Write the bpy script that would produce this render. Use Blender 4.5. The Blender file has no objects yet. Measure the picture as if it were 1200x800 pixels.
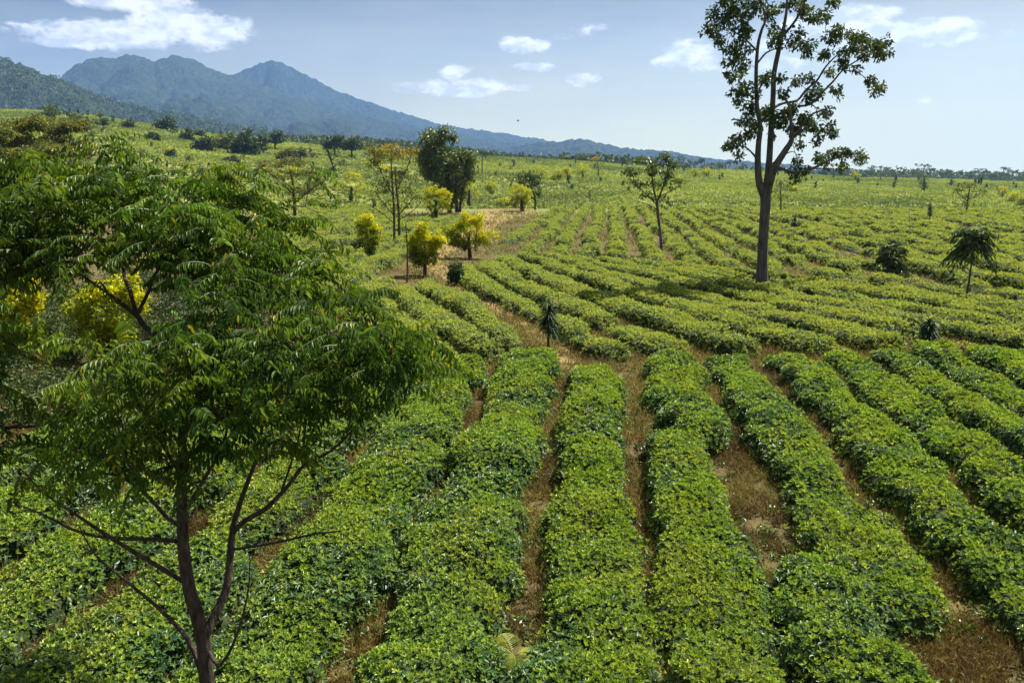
import bpy, math
import numpy as np

scene = bpy.context.scene
COL = scene.collection
rad = math.radians
PI = math.pi

# ------------------------------------------------------------------ camera
F_PX, CX, CY, YH = 933.0, 600.0, 400.0, 205.0
PITCH = math.atan((CY - YH) / F_PX)
HC = 5.2
FWD = np.array([0, math.cos(PITCH), -math.sin(PITCH)])
UPV = np.array([0, math.sin(PITCH), math.cos(PITCH)])
XV = np.array([1.0, 0, 0])
CAM = np.array([0, 0, HC])

def ray(px, py):
    return FWD + XV * (px - CX) / F_PX + UPV * (CY - py) / F_PX
def at_plane(px, py, z):
    d = ray(px, py)
    return CAM + d * ((z - HC) / d[2])
def at_y(px, py, Y):
    d = ray(px, py)
    return CAM + d * (Y / d[1])
def project(P):
    v = P - CAM
    zf = v @ FWD
    zs = np.where(zf > 0.05, zf, 0.05)
    return CX + F_PX * v[..., 0] / zs, CY - F_PX * (v @ UPV) / zs, zf

# ------------------------------------------------------------------ noise
def _h(ix, iy, iz, seed):
    n = (ix.astype(np.int64) * 374761393 + iy.astype(np.int64) * 668265263 + iz.astype(np.int64) * 2147483647 + seed * 1274126177) & 0xFFFFFFFF
    n = ((n ^ (n >> 13)) * 1274126177) & 0xFFFFFFFF
    n = ((n ^ (n >> 15)) * 2246822519) & 0xFFFFFFFF
    return ((n ^ (n >> 16)) & 0xFFFFFF) / float(0xFFFFFF)
def noise2(x, y, seed=0):
    x = np.asarray(x, float); y = np.asarray(y, float)
    ix = np.floor(x); iy = np.floor(y)
    fx = x - ix; fy = y - iy
    fx = fx * fx * (3 - 2 * fx); fy = fy * fy * (3 - 2 * fy)
    z = np.zeros_like(ix)
    a = _h(ix, iy, z, seed); b = _h(ix + 1, iy, z, seed)
    c = _h(ix, iy + 1, z, seed); d = _h(ix + 1, iy + 1, z, seed)
    return (a + (b - a) * fx) * (1 - fy) + (c + (d - c) * fx) * fy
def fbm(x, y, seed=0, octv=4, gain=0.5):
    s = 0; a = 1; t = 0
    for o in range(octv):
        s = s + a * noise2(x * 2 ** o, y * 2 ** o, seed + o * 17); t += a; a *= gain
    return s / t
def sstep(a, b, x):
    t = np.clip((x - a) / (b - a), 0, 1)
    return t * t * (3 - 2 * t)

# ------------------------------------------------------------------ terrain
PX_K = [-700, -300, 0, 60, 110, 200, 300, 400, 500, 600, 700, 800, 900, 1000, 1100, 1200, 1500, 1900]
PY_K = [120, 122, 127, 128, 133, 149, 164, 174, 182, 187, 191, 199, 203, 208, 212, 216, 219, 219]
D_HILL = 430.0
def q_elev(py):
    k = (CY - py) / F_PX
    return (-math.sin(PITCH) + math.cos(PITCH) * k) / (math.cos(PITCH) + math.sin(PITCH) * k)
def terrain(x, y):
    x = np.asarray(x, float); y = np.asarray(y, float)
    ys = np.maximum(y, 1.0)
    px = CX + F_PX * x / (ys * math.cos(PITCH))
    hs = HC + q_elev(np.interp(px, PX_K, PY_K)) * D_HILL
    edge = 118 + 10 * (noise2(x / 45, x * 0 + 3, 5) - .5)
    h = -4.0 * sstep(edge, edge + 48, y)
    t = np.clip((y - 165) / (D_HILL - 165), 0, 1)
    t = t * (1.25 - 0.25 * t)
    h = np.where(y > 165, -4 + (hs + 4) * t, h)
    back = sstep(D_HILL, 900, y)
    h = np.where(y > D_HILL, hs + (np.minimum(hs, 6) * .2 - 3 - hs) * back, h)
    far = sstep(60, 200, y) * (1 - sstep(600, 1200, y))
    h = h + (noise2(x / 9, y / 9, 1) - .5) * .22 + (noise2(x / 2.2, y / 2.2, 2) - .5) * .07
    h = h + far * (fbm(x / 60, y / 60, 3, 3) - .5) * 3.0
    return h
def ground_hit(px, py):
    d = ray(px, py)
    t = 4.0
    while t < 3000:
        p = CAM + d * t
        if p[2] < float(terrain(p[0], p[1])):
            lo, hi = t / 1.02 - .02, t
            for _ in range(24):
                m = (lo + hi) / 2
                p = CAM + d * m
                if p[2] < float(terrain(p[0], p[1])): hi = m
                else: lo = m
            p = CAM + d * hi
            return np.array([p[0], p[1], float(terrain(p[0], p[1]))])
        t = t * 1.02 + .02
    p = CAM + d * 430
    return np.array([p[0], p[1], float(terrain(p[0], p[1]))])

# ------------------------------------------------------------------ objects
def build(name, verts, quads=None, tris=None, mats=(), midx=None, attrs=None, parent=None, smooth=False):
    verts = np.asarray(verts, np.float32).reshape(-1, 3)
    me = bpy.data.meshes.new(name)
    nq = 0 if quads is None else len(quads); nt = 0 if tris is None else len(tris)
    loops = []
    if nq: loops.append(np.asarray(quads, np.int32).ravel())
    if nt: loops.append(np.asarray(tris, np.int32).ravel())
    loops = np.concatenate(loops)
    me.vertices.add(len(verts)); me.vertices.foreach_set('co', verts.ravel())
    me.loops.add(len(loops)); me.loops.foreach_set('vertex_index', loops)
    me.polygons.add(nq + nt)
    starts = np.concatenate([np.arange(nq) * 4, nq * 4 + np.arange(nt) * 3]).astype(np.int32)
    me.polygons.foreach_set('loop_start', starts)
    if smooth: me.polygons.foreach_set('use_smooth', np.ones(nq + nt, bool))
    else: me.polygons.foreach_set('use_smooth', np.zeros(nq + nt, bool))
    for m in mats: me.materials.append(m)
    if midx is not None: me.polygons.foreach_set('material_index', np.asarray(midx, np.int32))
    for k, v in (attrs or {}).items():
        a = me.attributes.new(k, 'FLOAT', 'POINT'); a.data.foreach_set('value', np.asarray(v, np.float32))
    me.update(calc_edges=True)
    o = bpy.data.objects.new(name, me)
    COL.objects.link(o)
    if parent is not None: o.parent = parent
    return o
def tag(o, label=None, cat=None, group=None, kind=None):
    if label: o['label'] = label
    if cat: o['category'] = cat
    if group: o['group'] = group
    if kind: o['kind'] = kind
    return o
def thing(name, label, cat, loc=(0, 0, 0), group=None):
    o = bpy.data.objects.new(name, None); COL.objects.link(o)
    o.location = [float(v) for v in loc]; o.empty_display_size = .3
    return tag(o, label, cat, group)

class MB:
    """collects geometry with one tone per vertex and one material slot per face"""
    def __init__(s): s.v = []; s.q = []; s.t = []; s.qm = []; s.tm = []; s.tone = []; s.n = 0
    def add(s, v, q=None, t=None, m=0, tone=.5):
        v = np.asarray(v, float).reshape(-1, 3)
        s.v.append(v); s.tone.append(np.broadcast_to(np.asarray(tone, float), (len(v),)))
        if q is not None and len(q): s.q.append(np.asarray(q) + s.n); s.qm.append(np.full(len(q), m))
        if t is not None and len(t): s.t.append(np.asarray(t) + s.n); s.tm.append(np.full(len(t), m))
        s.n += len(v)
    def build(s, name, mats, parent=None, origin=None, smooth=False):
        v = np.concatenate(s.v)
        if origin is not None: v = v - np.asarray(origin)
        q = np.concatenate(s.q) if s.q else None; t = np.concatenate(s.t) if s.t else None
        mi = np.concatenate(s.qm + s.tm) if (s.qm or s.tm) else None
        return build(name, v, q, t, mats, mi, {'tone': np.concatenate(s.tone)}, parent, smooth)

def nrm(v):
    return v / np.maximum(np.linalg.norm(v, axis=-1, keepdims=True), 1e-9)
def rdir(rng, n):
    return nrm(rng.normal(size=(n, 3)))

def leaves(mb, p, d, up, L, W, tone, m=0, fold=.18, curl=.15, detail=True):
    """p base, d direction, up approximate face normal; L, W arrays"""
    n = len(p)
    if n == 0: return
    d = nrm(d); s = nrm(np.cross(d, up)); u = np.cross(s, d)
    L = np.broadcast_to(np.asarray(L, float), (n,))[:, None]; W = np.broadcast_to(np.asarray(W, float), (n,))[:, None]
    tone = np.broadcast_to(np.asarray(tone, float), (n,))
    if detail:
        c = curl * L
        a = p
        r1 = p + d * L * .30 + s * W * .46 + u * (fold * W + c * .12)
        r2 = p + d * L * .68 + s * W * .40 + u * (fold * W - c * .15)
        tip = p + d * L * .97 - u * c
        l2 = r2 - s * W * .80; l1 = r1 - s * W * .92
        V = np.stack([a, r1, r2, tip, l2, l1], 1).reshape(-1, 3)
        b = np.arange(n)[:, None] * 6
        Q = np.concatenate([b + [0, 1, 2, 3], b + [0, 3, 4, 5]])
        mb.add(V, Q, m=m, tone=np.repeat(tone, 6))
    else:
        r = p + d * L * .45 + s * W * .5 + u * fold * W
        l = p + d * L * .45 - s * W * .5 + u * fold * W
        tip = p + d * L - u * curl * L
        V = np.stack([p, r, tip, l], 1).reshape(-1, 3)
        b = np.arange(n)[:, None] * 4
        mb.add(V, b + [0, 1, 2, 3], m=m, tone=np.repeat(tone, 4))

def tube(mb, pts, rads, sides=6, m=0, tone=.5, cap=True):
    pts = np.asarray(pts, float); rads = np.broadcast_to(np.asarray(rads, float), (len(pts),))
    n = len(pts)
    tan = nrm(np.gradient(pts, axis=0))
    ref = np.array([1.0, 0, 0]) if abs(tan[0][0]) < .8 else np.array([0, 1.0, 0])
    s = nrm(np.cross(tan[0], ref)); V = []
    ang = np.arange(sides) / sides * 2 * PI
    for i in range(n):
        s = nrm(s - tan[i] * (s @ tan[i])); b = np.cross(tan[i], s)
        V.append(pts[i] + rads[i] * (np.cos(ang)[:, None] * s + np.sin(ang)[:, None] * b))
    V = np.concatenate(V)
    i = np.arange(n - 1)[:, None] * sides; k = np.arange(sides)[None]; k2 = (k + 1) % sides
    Q = np.stack([i + k, i + k2, i + sides + k2, i + sides + k], -1).reshape(-1, 4)
    mb.add(V, Q, m=m, tone=tone)
    if cap and rads[-1] > .02:
        mb.add(np.concatenate([V[-sides:], [pts[-1] + tan[-1] * rads[-1] * .5]]), None, [[a, (a + 1) % sides, sides] for a in range(sides)], m=m, tone=tone)

def smooth_line(P, step):
    """Catmull-Rom resample of a polyline (any dimension)"""
    P = np.asarray(P, float)
    if len(P) == 2: 
        n = max(2, int(np.linalg.norm(P[1] - P[0]) / step) + 1)
        return P[0] + (P[1] - P[0]) * np.linspace(0, 1, n)[:, None]
    E = np.concatenate([[2 * P[0] - P[1]], P, [2 * P[-1] - P[-2]]])
    out = []
    for i in range(1, len(E) - 2):
        a, b, c, d = E[i - 1], E[i], E[i + 1], E[i + 2]
        n = max(2, int(np.linalg.norm((c - b)[:3]) / step) + 1)
        t = (np.arange(n) / n)[:, None]
        out.append(.5 * ((2 * b) + (c - a) * t + (2 * a - 5 * b + 4 * c - d) * t ** 2 + (3 * b - a - 3 * c + d) * t ** 3))
    out.append(P[-1:])
    return np.concatenate(out)

# ------------------------------------------------------------------ materials
def mat(name):
    m = bpy.data.materials.new(name); m.use_nodes = True
    nt = m.node_tree; nt.nodes.clear()
    return m, nt, nt.nodes, nt.links
def ramp(nd, stops):
    r = nd.new('ShaderNodeValToRGB'); e = r.color_ramp.elements
    while len(e) > 1: e.remove(e[0])
    e[0].position = stops[0][0]; e[0].color = (*stops[0][1], 1)
    for p, c in stops[1:]:
        x = e.new(p); x.color = (*c, 1)
    return r
def leaf_mat(name, stops, rough=.42, trans=.35, spec=.5, warm=(1.25, 1.15, .55)):
    m, nt, nd, ln = mat(name)
    at = nd.new('ShaderNodeAttribute'); at.attribute_name = 'tone'
    r = ramp(nd, stops); ln.new(at.outputs['Fac'], r.inputs[0])
    tex = nd.new('ShaderNodeNewGeometry')
    ns = nd.new('ShaderNodeTexNoise'); ns.inputs['Scale'].default_value = 9; ns.inputs['Detail'].default_value = 2
    ln.new(tex.outputs['Position'], ns.inputs['Vector'])
    mr = nd.new('ShaderNodeMapRange'); mr.inputs['To Min'].default_value = .72; mr.inputs['To Max'].default_value = 1.28
    ln.new(ns.outputs['Fac'], mr.inputs['Value'])
    mul = nd.new('ShaderNodeVectorMath'); mul.operation = 'SCALE'
    ln.new(r.outputs[0], mul.inputs[0]); ln.new(mr.outputs[0], mul.inputs['Scale'])
    # plants differ a little in hue from one to the next
    n2 = nd.new('ShaderNodeTexNoise'); n2.inputs['Scale'].default_value = .85; n2.inputs['Detail'].default_value = 3; n2.inputs['Roughness'].default_value = .7
    ln.new(tex.outputs['Position'], n2.inputs['Vector'])
    hs = nd.new('ShaderNodeHueSaturation')
    m1 = nd.new('ShaderNodeMapRange'); m1.inputs['From Min'].default_value = .3; m1.inputs['From Max'].default_value = .7; m1.inputs['To Min'].default_value = .480; m1.inputs['To Max'].default_value = .516
    ln.new(n2.outputs['Fac'], m1.inputs['Value']); ln.new(m1.outputs[0], hs.inputs['Hue'])
    m2 = nd.new('ShaderNodeMapRange'); m2.inputs['From Min'].default_value = .3; m2.inputs['From Max'].default_value = .7; m2.inputs['To Min'].default_value = 1.14; m2.inputs['To Max'].default_value = .96
    ln.new(n2.outputs['Color'], m2.inputs['Value']); ln.new(m2.outputs[0], hs.inputs['Saturation'])
    ln.new(mul.outputs[0], hs.inputs['Color']); mul = hs
    p = nd.new('ShaderNodeBsdfPrincipled'); p.inputs['Roughness'].default_value = rough
    p.inputs['Specular IOR Level'].default_value = spec
    ln.new(mul.outputs[0], p.inputs['Base Color'])
    w = nd.new('ShaderNodeVectorMath'); w.operation = 'MULTIPLY'; w.inputs[1].default_value = warm
    ln.new(mul.outputs[0], w.inputs[0])
    t = nd.new('ShaderNodeBsdfTranslucent'); ln.new(w.outputs[0], t.inputs['Color'])
    mx = nd.new('ShaderNodeMixShader'); mx.inputs[0].default_value = trans
    ln.new(p.outputs[0], mx.inputs[1]); ln.new(t.outputs[0], mx.inputs[2])
    o = nd.new('ShaderNodeOutputMaterial'); ln.new(mx.outputs[0], o.inputs[0])
    return m
def bark_mat(name, c1, c2, scale=14, rough=.9, stretch=.25, bump=.5):
    m, nt, nd, ln = mat(name)
    g = nd.new('ShaderNodeTexCoord'); mp = nd.new('ShaderNodeMapping'); mp.inputs['Scale'].default_value = (1, 1, stretch)
    ln.new(g.outputs['Object'], mp.inputs[0])
    ns = nd.new('ShaderNodeTexNoise'); ns.inputs['Scale'].default_value = scale; ns.inputs['Detail'].default_value = 5
    ln.new(mp.outputs[0], ns.inputs['Vector'])
    r = ramp(nd, [(.3, c1), (.7, c2)]); ln.new(ns.outputs['Fac'], r.inputs[0])
    p = nd.new('ShaderNodeBsdfPrincipled'); p.inputs['Roughness'].default_value = rough; p.inputs['Specular IOR Level'].default_value = .25
    ln.new(r.outputs[0], p.inputs['Base Color'])
    b = nd.new('ShaderNodeBump'); b.inputs['Strength'].default_value = bump; b.inputs['Distance'].default_value = .03
    ln.new(ns.outputs['Fac'], b.inputs['Height']); ln.new(b.outputs[0], p.inputs['Normal'])
    o = nd.new('ShaderNodeOutputMaterial'); ln.new(p.outputs[0], o.inputs[0])
    return m

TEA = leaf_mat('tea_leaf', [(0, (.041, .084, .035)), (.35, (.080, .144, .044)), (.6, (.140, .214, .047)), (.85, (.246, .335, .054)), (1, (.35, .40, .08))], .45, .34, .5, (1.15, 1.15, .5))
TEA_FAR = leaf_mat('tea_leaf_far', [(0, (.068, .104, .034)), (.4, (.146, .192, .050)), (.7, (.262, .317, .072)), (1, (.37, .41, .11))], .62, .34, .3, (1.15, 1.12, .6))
TWIG = bark_mat('tea_wood', (.05, .035, .025), (.13, .10, .07), 30, .9, .4)
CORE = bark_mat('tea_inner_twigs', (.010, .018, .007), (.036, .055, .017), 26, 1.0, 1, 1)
DARKLEAF = leaf_mat('cedar_leaflet', [(0, (.020, .044, .010)), (.5, (.042, .086, .014)), (.8, (.095, .165, .020)), (.95, (.16, .23, .026)), (1, (.28, .24, .03))], .48, .42, .4)
TREELEAF = leaf_mat('broad_leaf', [(0, (.022, .048, .012)), (.5, (.048, .090, .018)), (.85, (.10, .15, .028)), (1, (.18, .18, .035))], .42, .25, .5)
RUSTLEAF = leaf_mat('broad_leaf_rusty', [(0, (.022, .044, .016)), (.5, (.050, .088, .021)), (.8, (.100, .130, .028)), (.92, (.18, .12, .035)), (1, (.26, .10, .035))], .42, .3, .5)
YELLOW = leaf_mat('yellow_leaf', [(0, (.040, .065, .012)), (.3, (.085, .115, .014)), (.52, (.26, .285, .012)), (.78, (.45, .445, .016)), (1, (.56, .50, .018))], .55, .32, .25, (1.0, 1.1, .5))
MIMOSA = leaf_mat('feathery_leaf', [(0, (.045, .065, .016)), (.5, (.10, .125, .025)), (.8, (.20, .19, .035)), (1, (.38, .25, .03))], .5, .35, .3)
STRAP = leaf_mat('strap_leaf', [(0, (.014, .034, .013)), (.6, (.034, .070, .022)), (1, (.09, .12, .04))], .62, .2, .25)
GREYLEAF = leaf_mat('grey_leaf', [(0, (.05, .085, .04)), (1, (.13, .17, .09))], .6, .3, .3)
FOREST = leaf_mat('forest_leaf', [(0, (.026, .050, .018)), (.6, (.060, .090, .028)), (1, (.12, .135, .04))], .6, .2, .25)
DRY = leaf_mat('dry_grass_blade', [(0, (.065, .048, .020)), (.3, (.14, .11, .042)), (.5, (.26, .215, .085)), (.68, (.15, .15, .038)), (1, (.075, .115, .026))], .7, .3, .15, (1.1, 1.0, .7))
FERN = leaf_mat('fern_frond', [(0, (.10, .14, .03)), (1, (.30, .32, .08))], .5, .35, .3)
BARK = bark_mat('brown_bark', (.040, .024, .020), (.12, .075, .058), 16)
BARK_DARK = bark_mat('cedar_bark', (.017, .012, .011), (.082, .058, .048), 26, .9, .3, 1.0)
BARK_GREY = bark_mat('grey_bark', (.040, .035, .038), (.125, .105, .106), 9)
CHAR = bark_mat('charred_bark', (.012, .011, .011), (.04, .036, .034), 12)

CLOD = bark_mat('earth_clod', (.05, .032, .016), (.15, .10, .05), 20)
# ------------------------------------------------------------------ ground
def ground_material():
    m, nt, nd, ln = mat('soil_and_dry_grass')
    g = nd.new('ShaderNodeNewGeometry')
    def noise(scale, detail=4, rough=.6):
        n = nd.new('ShaderNodeTexNoise'); n.inputs['Scale'].default_value = scale
        n.inputs['Detail'].default_value = detail; n.inputs['Roughness'].default_value = rough
        ln.new(g.outputs['Position'], n.inputs['Vector']); return n
    n1, n2, n3 = noise(.55, 5), noise(5, 6, .7), noise(45, 4, .7)
    soil = ramp(nd, [(.30, (.018, .013, .007)), (.43, (.045, .031, .015)), (.54, (.085, .062, .026)), (.70, (.18, .14, .06))])
    mixv = nd.new('ShaderNodeMath'); mixv.operation = 'MULTIPLY_ADD'; mixv.inputs[1].default_value = .55
    sub = nd.new('ShaderNodeMath'); sub.operation = 'MULTIPLY'; sub.inputs[1].default_value = .45
    ln.new(n2.outputs['Fac'], sub.inputs[0]); ln.new(n3.outputs['Fac'], mixv.inputs[0]); ln.new(sub.outputs[0], mixv.inputs[2])
    ln.new(mixv.outputs[0], soil.inputs[0])
    green = ramp(nd, [(.3, (.030, .038, .010)), (.5, (.070, .070, .020)), (.7, (.16, .135, .048))])
    ln.new(n2.outputs['Fac'], green.inputs[0])
    gm = nd.new('ShaderNodeMapRange'); gm.inputs['From Min'].default_value = .44; gm.inputs['From Max'].default_value = .62; gm.inputs['To Max'].default_value = .85
    ln.new(n1.outputs['Fac'], gm.inputs['Value'])
    mx = nd.new('ShaderNodeMix'); mx.data_type = 'RGBA'
    ln.new(gm.outputs[0], mx.inputs['Factor']); ln.new(soil.outputs[0], mx.inputs['A']); ln.new(green.outputs[0], mx.inputs['B'])
    # planted slopes further out: tea and weeds with bare patches
    n4, n5 = noise(.035, 5, .6), noise(.8, 5, .7)
    fld = ramp(nd, [(.3, (.08, .10, .028)), (.5, (.15, .165, .045)), (.62, (.20, .20, .06)), (.75, (.25, .20, .09))])
    add = nd.new('ShaderNodeMath'); add.operation = 'MULTIPLY_ADD'; add.inputs[1].default_value = .5
    s2 = nd.new('ShaderNodeMath'); s2.operation = 'MULTIPLY'; s2.inputs[1].default_value = .5
    ln.new(n5.outputs['Fac'], s2.inputs[0]); ln.new(n4.outputs['Fac'], add.inputs[0]); ln.new(s2.outputs[0], add.inputs[2])
    ln.new(add.outputs[0], fld.inputs[0])
    at = nd.new('ShaderNodeAttribute'); at.attribute_name = 'field'
    mx2 = nd.new('ShaderNodeMix'); mx2.data_type = 'RGBA'
    ln.new(at.outputs['Fac'], mx2.inputs['Factor']); ln.new(mx.outputs['Result'], mx2.inputs['A']); ln.new(fld.outputs[0], mx2.inputs['B'])
    p = nd.new('ShaderNodeBsdfPrincipled'); p.inputs['Roughness'].default_value = .95; p.inputs['Specular IOR Level'].default_value = .1
    ln.new(mx2.outputs['Result'], p.inputs['Base Color'])
    b = nd.new('ShaderNodeBump'); b.inputs['Strength'].default_value = .7; b.inputs['Distance'].default_value = .05
    ln.new(n2.outputs['Fac'], b.inputs['Height'])
    b2 = nd.new('ShaderNodeBump'); b2.inputs['Strength'].default_value = .6; b2.inputs['Distance'].default_value = .015
    ln.new(n3.outputs['Fac'], b2.inputs['Height']); ln.new(b.outputs[0], b2.inputs['Normal']); ln.new(b2.outputs[0], p.inputs['Normal'])
    o = nd.new('ShaderNodeOutputMaterial'); ln.new(p.outputs[0], o.inputs[0])
    return m

def make_ground():
    az = np.concatenate([np.linspace(-46, 46, 560), np.linspace(47, 313, 60)]) * PI / 180
    r = np.concatenate([[.01], np.geomspace(1.2, 5200, 640)])
    A, R = np.meshgrid(az, r)
    x = np.sin(A) * R; y = np.cos(A) * R
    z = terrain(x, y)
    near = 1 - sstep(40, 90, R)
    z = z + near * (fbm(x * 5, y * 5, 9, 3) - .5) * .07
    V = np.stack([x, y, z], -1).reshape(-1, 3)
    na, nr = len(az), len(r)
    i = np.arange(nr - 1)[:, None] * na; k = np.arange(na)[None]; k2 = (k + 1) % na
    Q = np.stack([i + k, i + na + k, i + na + k2, i + k2], -1).reshape(-1, 4)
    fld = np.clip(sstep(85, 135, y) + sstep(.75, 1.6, np.abs(x) / np.maximum(y, 4)) * .5, 0, 1)
    o = build('ground', V, Q, mats=[ground_material()], attrs={'field': fld.ravel()}, smooth=True)
    tag(o, kind='structure')

# ------------------------------------------------------------------ mountains
def make_mountains():
    RIDGES = [  # D of crest, D of foot, profile px -> py
        (1750, 980, [(-600, 60), (-250, 30), (-100, 42), (0, 63), (35, 76), (62, 86), (90, 97), (115, 107), (140, 119), (200, 132), (300, 152), (400, 166), (560, 186), (700, 205), (2000, 215)]),
        (3900, 1900, [(-600, 150), (-100, 150), (40, 118), (85, 90), (100, 78), (118, 70), (132, 66), (150, 67), (163, 64), (180, 67), (192, 72), (203, 68), (213, 64), (228, 67), (240, 72), (262, 82), (300, 95), (340, 108), (380, 122), (425, 134), (470, 145), (511, 154), (600, 168), (700, 183), (800, 194), (900, 204), (2000, 215)]),
        (4700, 3700, [(-600, 160), (150, 160), (225, 104), (262, 92), (285, 86), (300, 79), (312, 74), (325, 71), (337, 73), (350, 80), (365, 88), (400, 107), (425, 116), (470, 131), (511, 144), (545, 150), (582, 155), (661, 168), (725, 176), (800, 184), (900, 193), (1000, 201), (1100, 206), (1250, 212), (2000, 215)]),
        (3300, 2300, [(-600, 214), (350, 205), (480, 190), (540, 180), (600, 172), (640, 166), (661, 165), (680, 163), (700, 167), (725, 173), (755, 176), (781, 178), (830, 186), (880, 190), (950, 196), (1050, 204), (1150, 211), (2000, 220)]),
    ]
    px = np.linspace(-520, 1480, 1450); D = np.geomspace(960, 5150, 520)
    PXg, Dg = np.meshgrid(px, D)
    X = (PXg - CX) / F_PX * Dg * math.cos(PITCH); Y = Dg
    h = np.full(PXg.shape, -14.0)
    for k, (Dc, Df, prof) in enumerate(RIDGES):
        a = np.array(prof, float)
        wob = 1 + .10 * (fbm(PXg / 130, PXg * 0, 40 + k, 3) - .5)
        Hc = HC + q_elev(np.interp(PXg, a[:, 0], a[:, 1])) * Dc
        Dcw = Dc * wob; Dfw = Df * wob
        Hw = (Hc - HC) * wob + HC
        t = (Dg - Dfw) / (Dcw - Dfw)
        back = np.clip(1 - (Dg - Dcw) / (Dc * .35), 0, 1)
        s = np.where(t < 1, np.clip(t, 0, 1) ** 1.25, back)
        amp = np.maximum(Hw, 0) * .75
        gul = (np.abs(fbm(X / 330 + k * 7, Y / 520, 60 + k, 4) - .5) * 2 - .35)
        hk = Hw * s + gul * amp * np.clip(t, 0, 1) * np.clip(1 - t, 0, 1) * 3.0
        hk = np.where(t <= 0, -14, hk)
        h = np.maximum(h, hk)
    rng = np.random.default_rng(4)
    can = (noise2(X / 12, Y / 16, 71) - .5) * 9 + rng.normal(size=h.shape) * 1.2 + (noise2(X / 34, Y / 60, 72) - .5) * 9
    h = np.where(h > -5, h + can * sstep(-5, 25, h), h)
    V = np.stack([X, Y, h], -1).reshape(-1, 3)
    n, m_ = len(px), len(D)
    i = np.arange(m_ - 1)[:, None] * n; k = np.arange(n - 1)[None]
    Q = np.stack([i + k, i + n + k, i + n + k + 1, i + k + 1], -1).reshape(-1, 4)
    m, nt, nd, ln = mat('forest_slopes')
    g = nd.new('ShaderNodeNewGeometry')
    ns = nd.new('ShaderNodeTexNoise'); ns.inputs['Scale'].default_value = .045; ns.inputs['Detail'].default_value = 6; ns.inputs['Roughness'].default_value = .7
    ln.new(g.outputs['Position'], ns.inputs['Vector'])
    r = ramp(nd, [(.3, (.008, .015, .010)), (.5, (.020, .030, .017)), (.7, (.048, .058, .028))]); ln.new(ns.outputs['Fac'], r.inputs[0])
    p = nd.new('ShaderNodeBsdfPrincipled'); p.inputs['Roughness'].default_value = 1; p.inputs['Specular IOR Level'].default_value = 0
    ln.new(r.outputs[0], p.inputs['Base Color'])
    o = nd.new('ShaderNodeOutputMaterial'); ln.new(p.outputs[0], o.inputs[0])
    ob = build('mountains', V, Q, mats=[m], smooth=False)
    tag(ob, kind='structure')
    # trees on the nearer slopes
    sel = np.where((h > 6) & (Dg < 2500) & (PXg > -80) & (PXg < 1290))
    idx = rng.choice(len(sel[0]), min(9000, len(sel[0])), replace=False)
    c = np.stack([X[sel][idx], Y[sel][idx], h[sel][idx]], -1)
    mb = MB(); crowns(mb, c + [0, 0, 3], 5.5, 10, rng, 4.6)
    f = mb.build('forest', [FOREST]); tag(f, kind='stuff')

def crowns(mb, c, R, per, rng, L, flat=.75, tone=None):
    n = len(c)
    R = np.broadcast_to(np.asarray(R, float), (n,)); L = np.broadcast_to(np.asarray(L, float), (n,))
    cc = np.repeat(c, per, 0); rr = np.repeat(R, per)[:, None]; LL = np.repeat(L, per)
    d = rdir(rng, n * per)
    p = cc + d * rr * (rng.random((n * per, 1)) ** .4) * [1, 1, flat]
    dd = nrm(d + rdir(rng, n * per) * .8)
    tn = np.repeat(rng.random(n) * .6, per) + rng.random(n * per) * .35 if tone is None else np.repeat(tone, per) + rng.normal(size=n * per) * .12
    leaves(mb, p - dd * LL[:, None] * .5, dd, rdir(rng, n * per) + [0, 0, .6], LL * (.7 + .6 * rng.random(n * per)), LL * .75, np.clip(tn, 0, 1), detail=False)

# ------------------------------------------------------------------ tea hedges
def resample(L, R, step):
    L = np.asarray(L, float); R = np.asarray(R, float)
    both = smooth_line(np.concatenate([L, R], 1), step)
    return both[:, :2], both[:, 2:]

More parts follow.
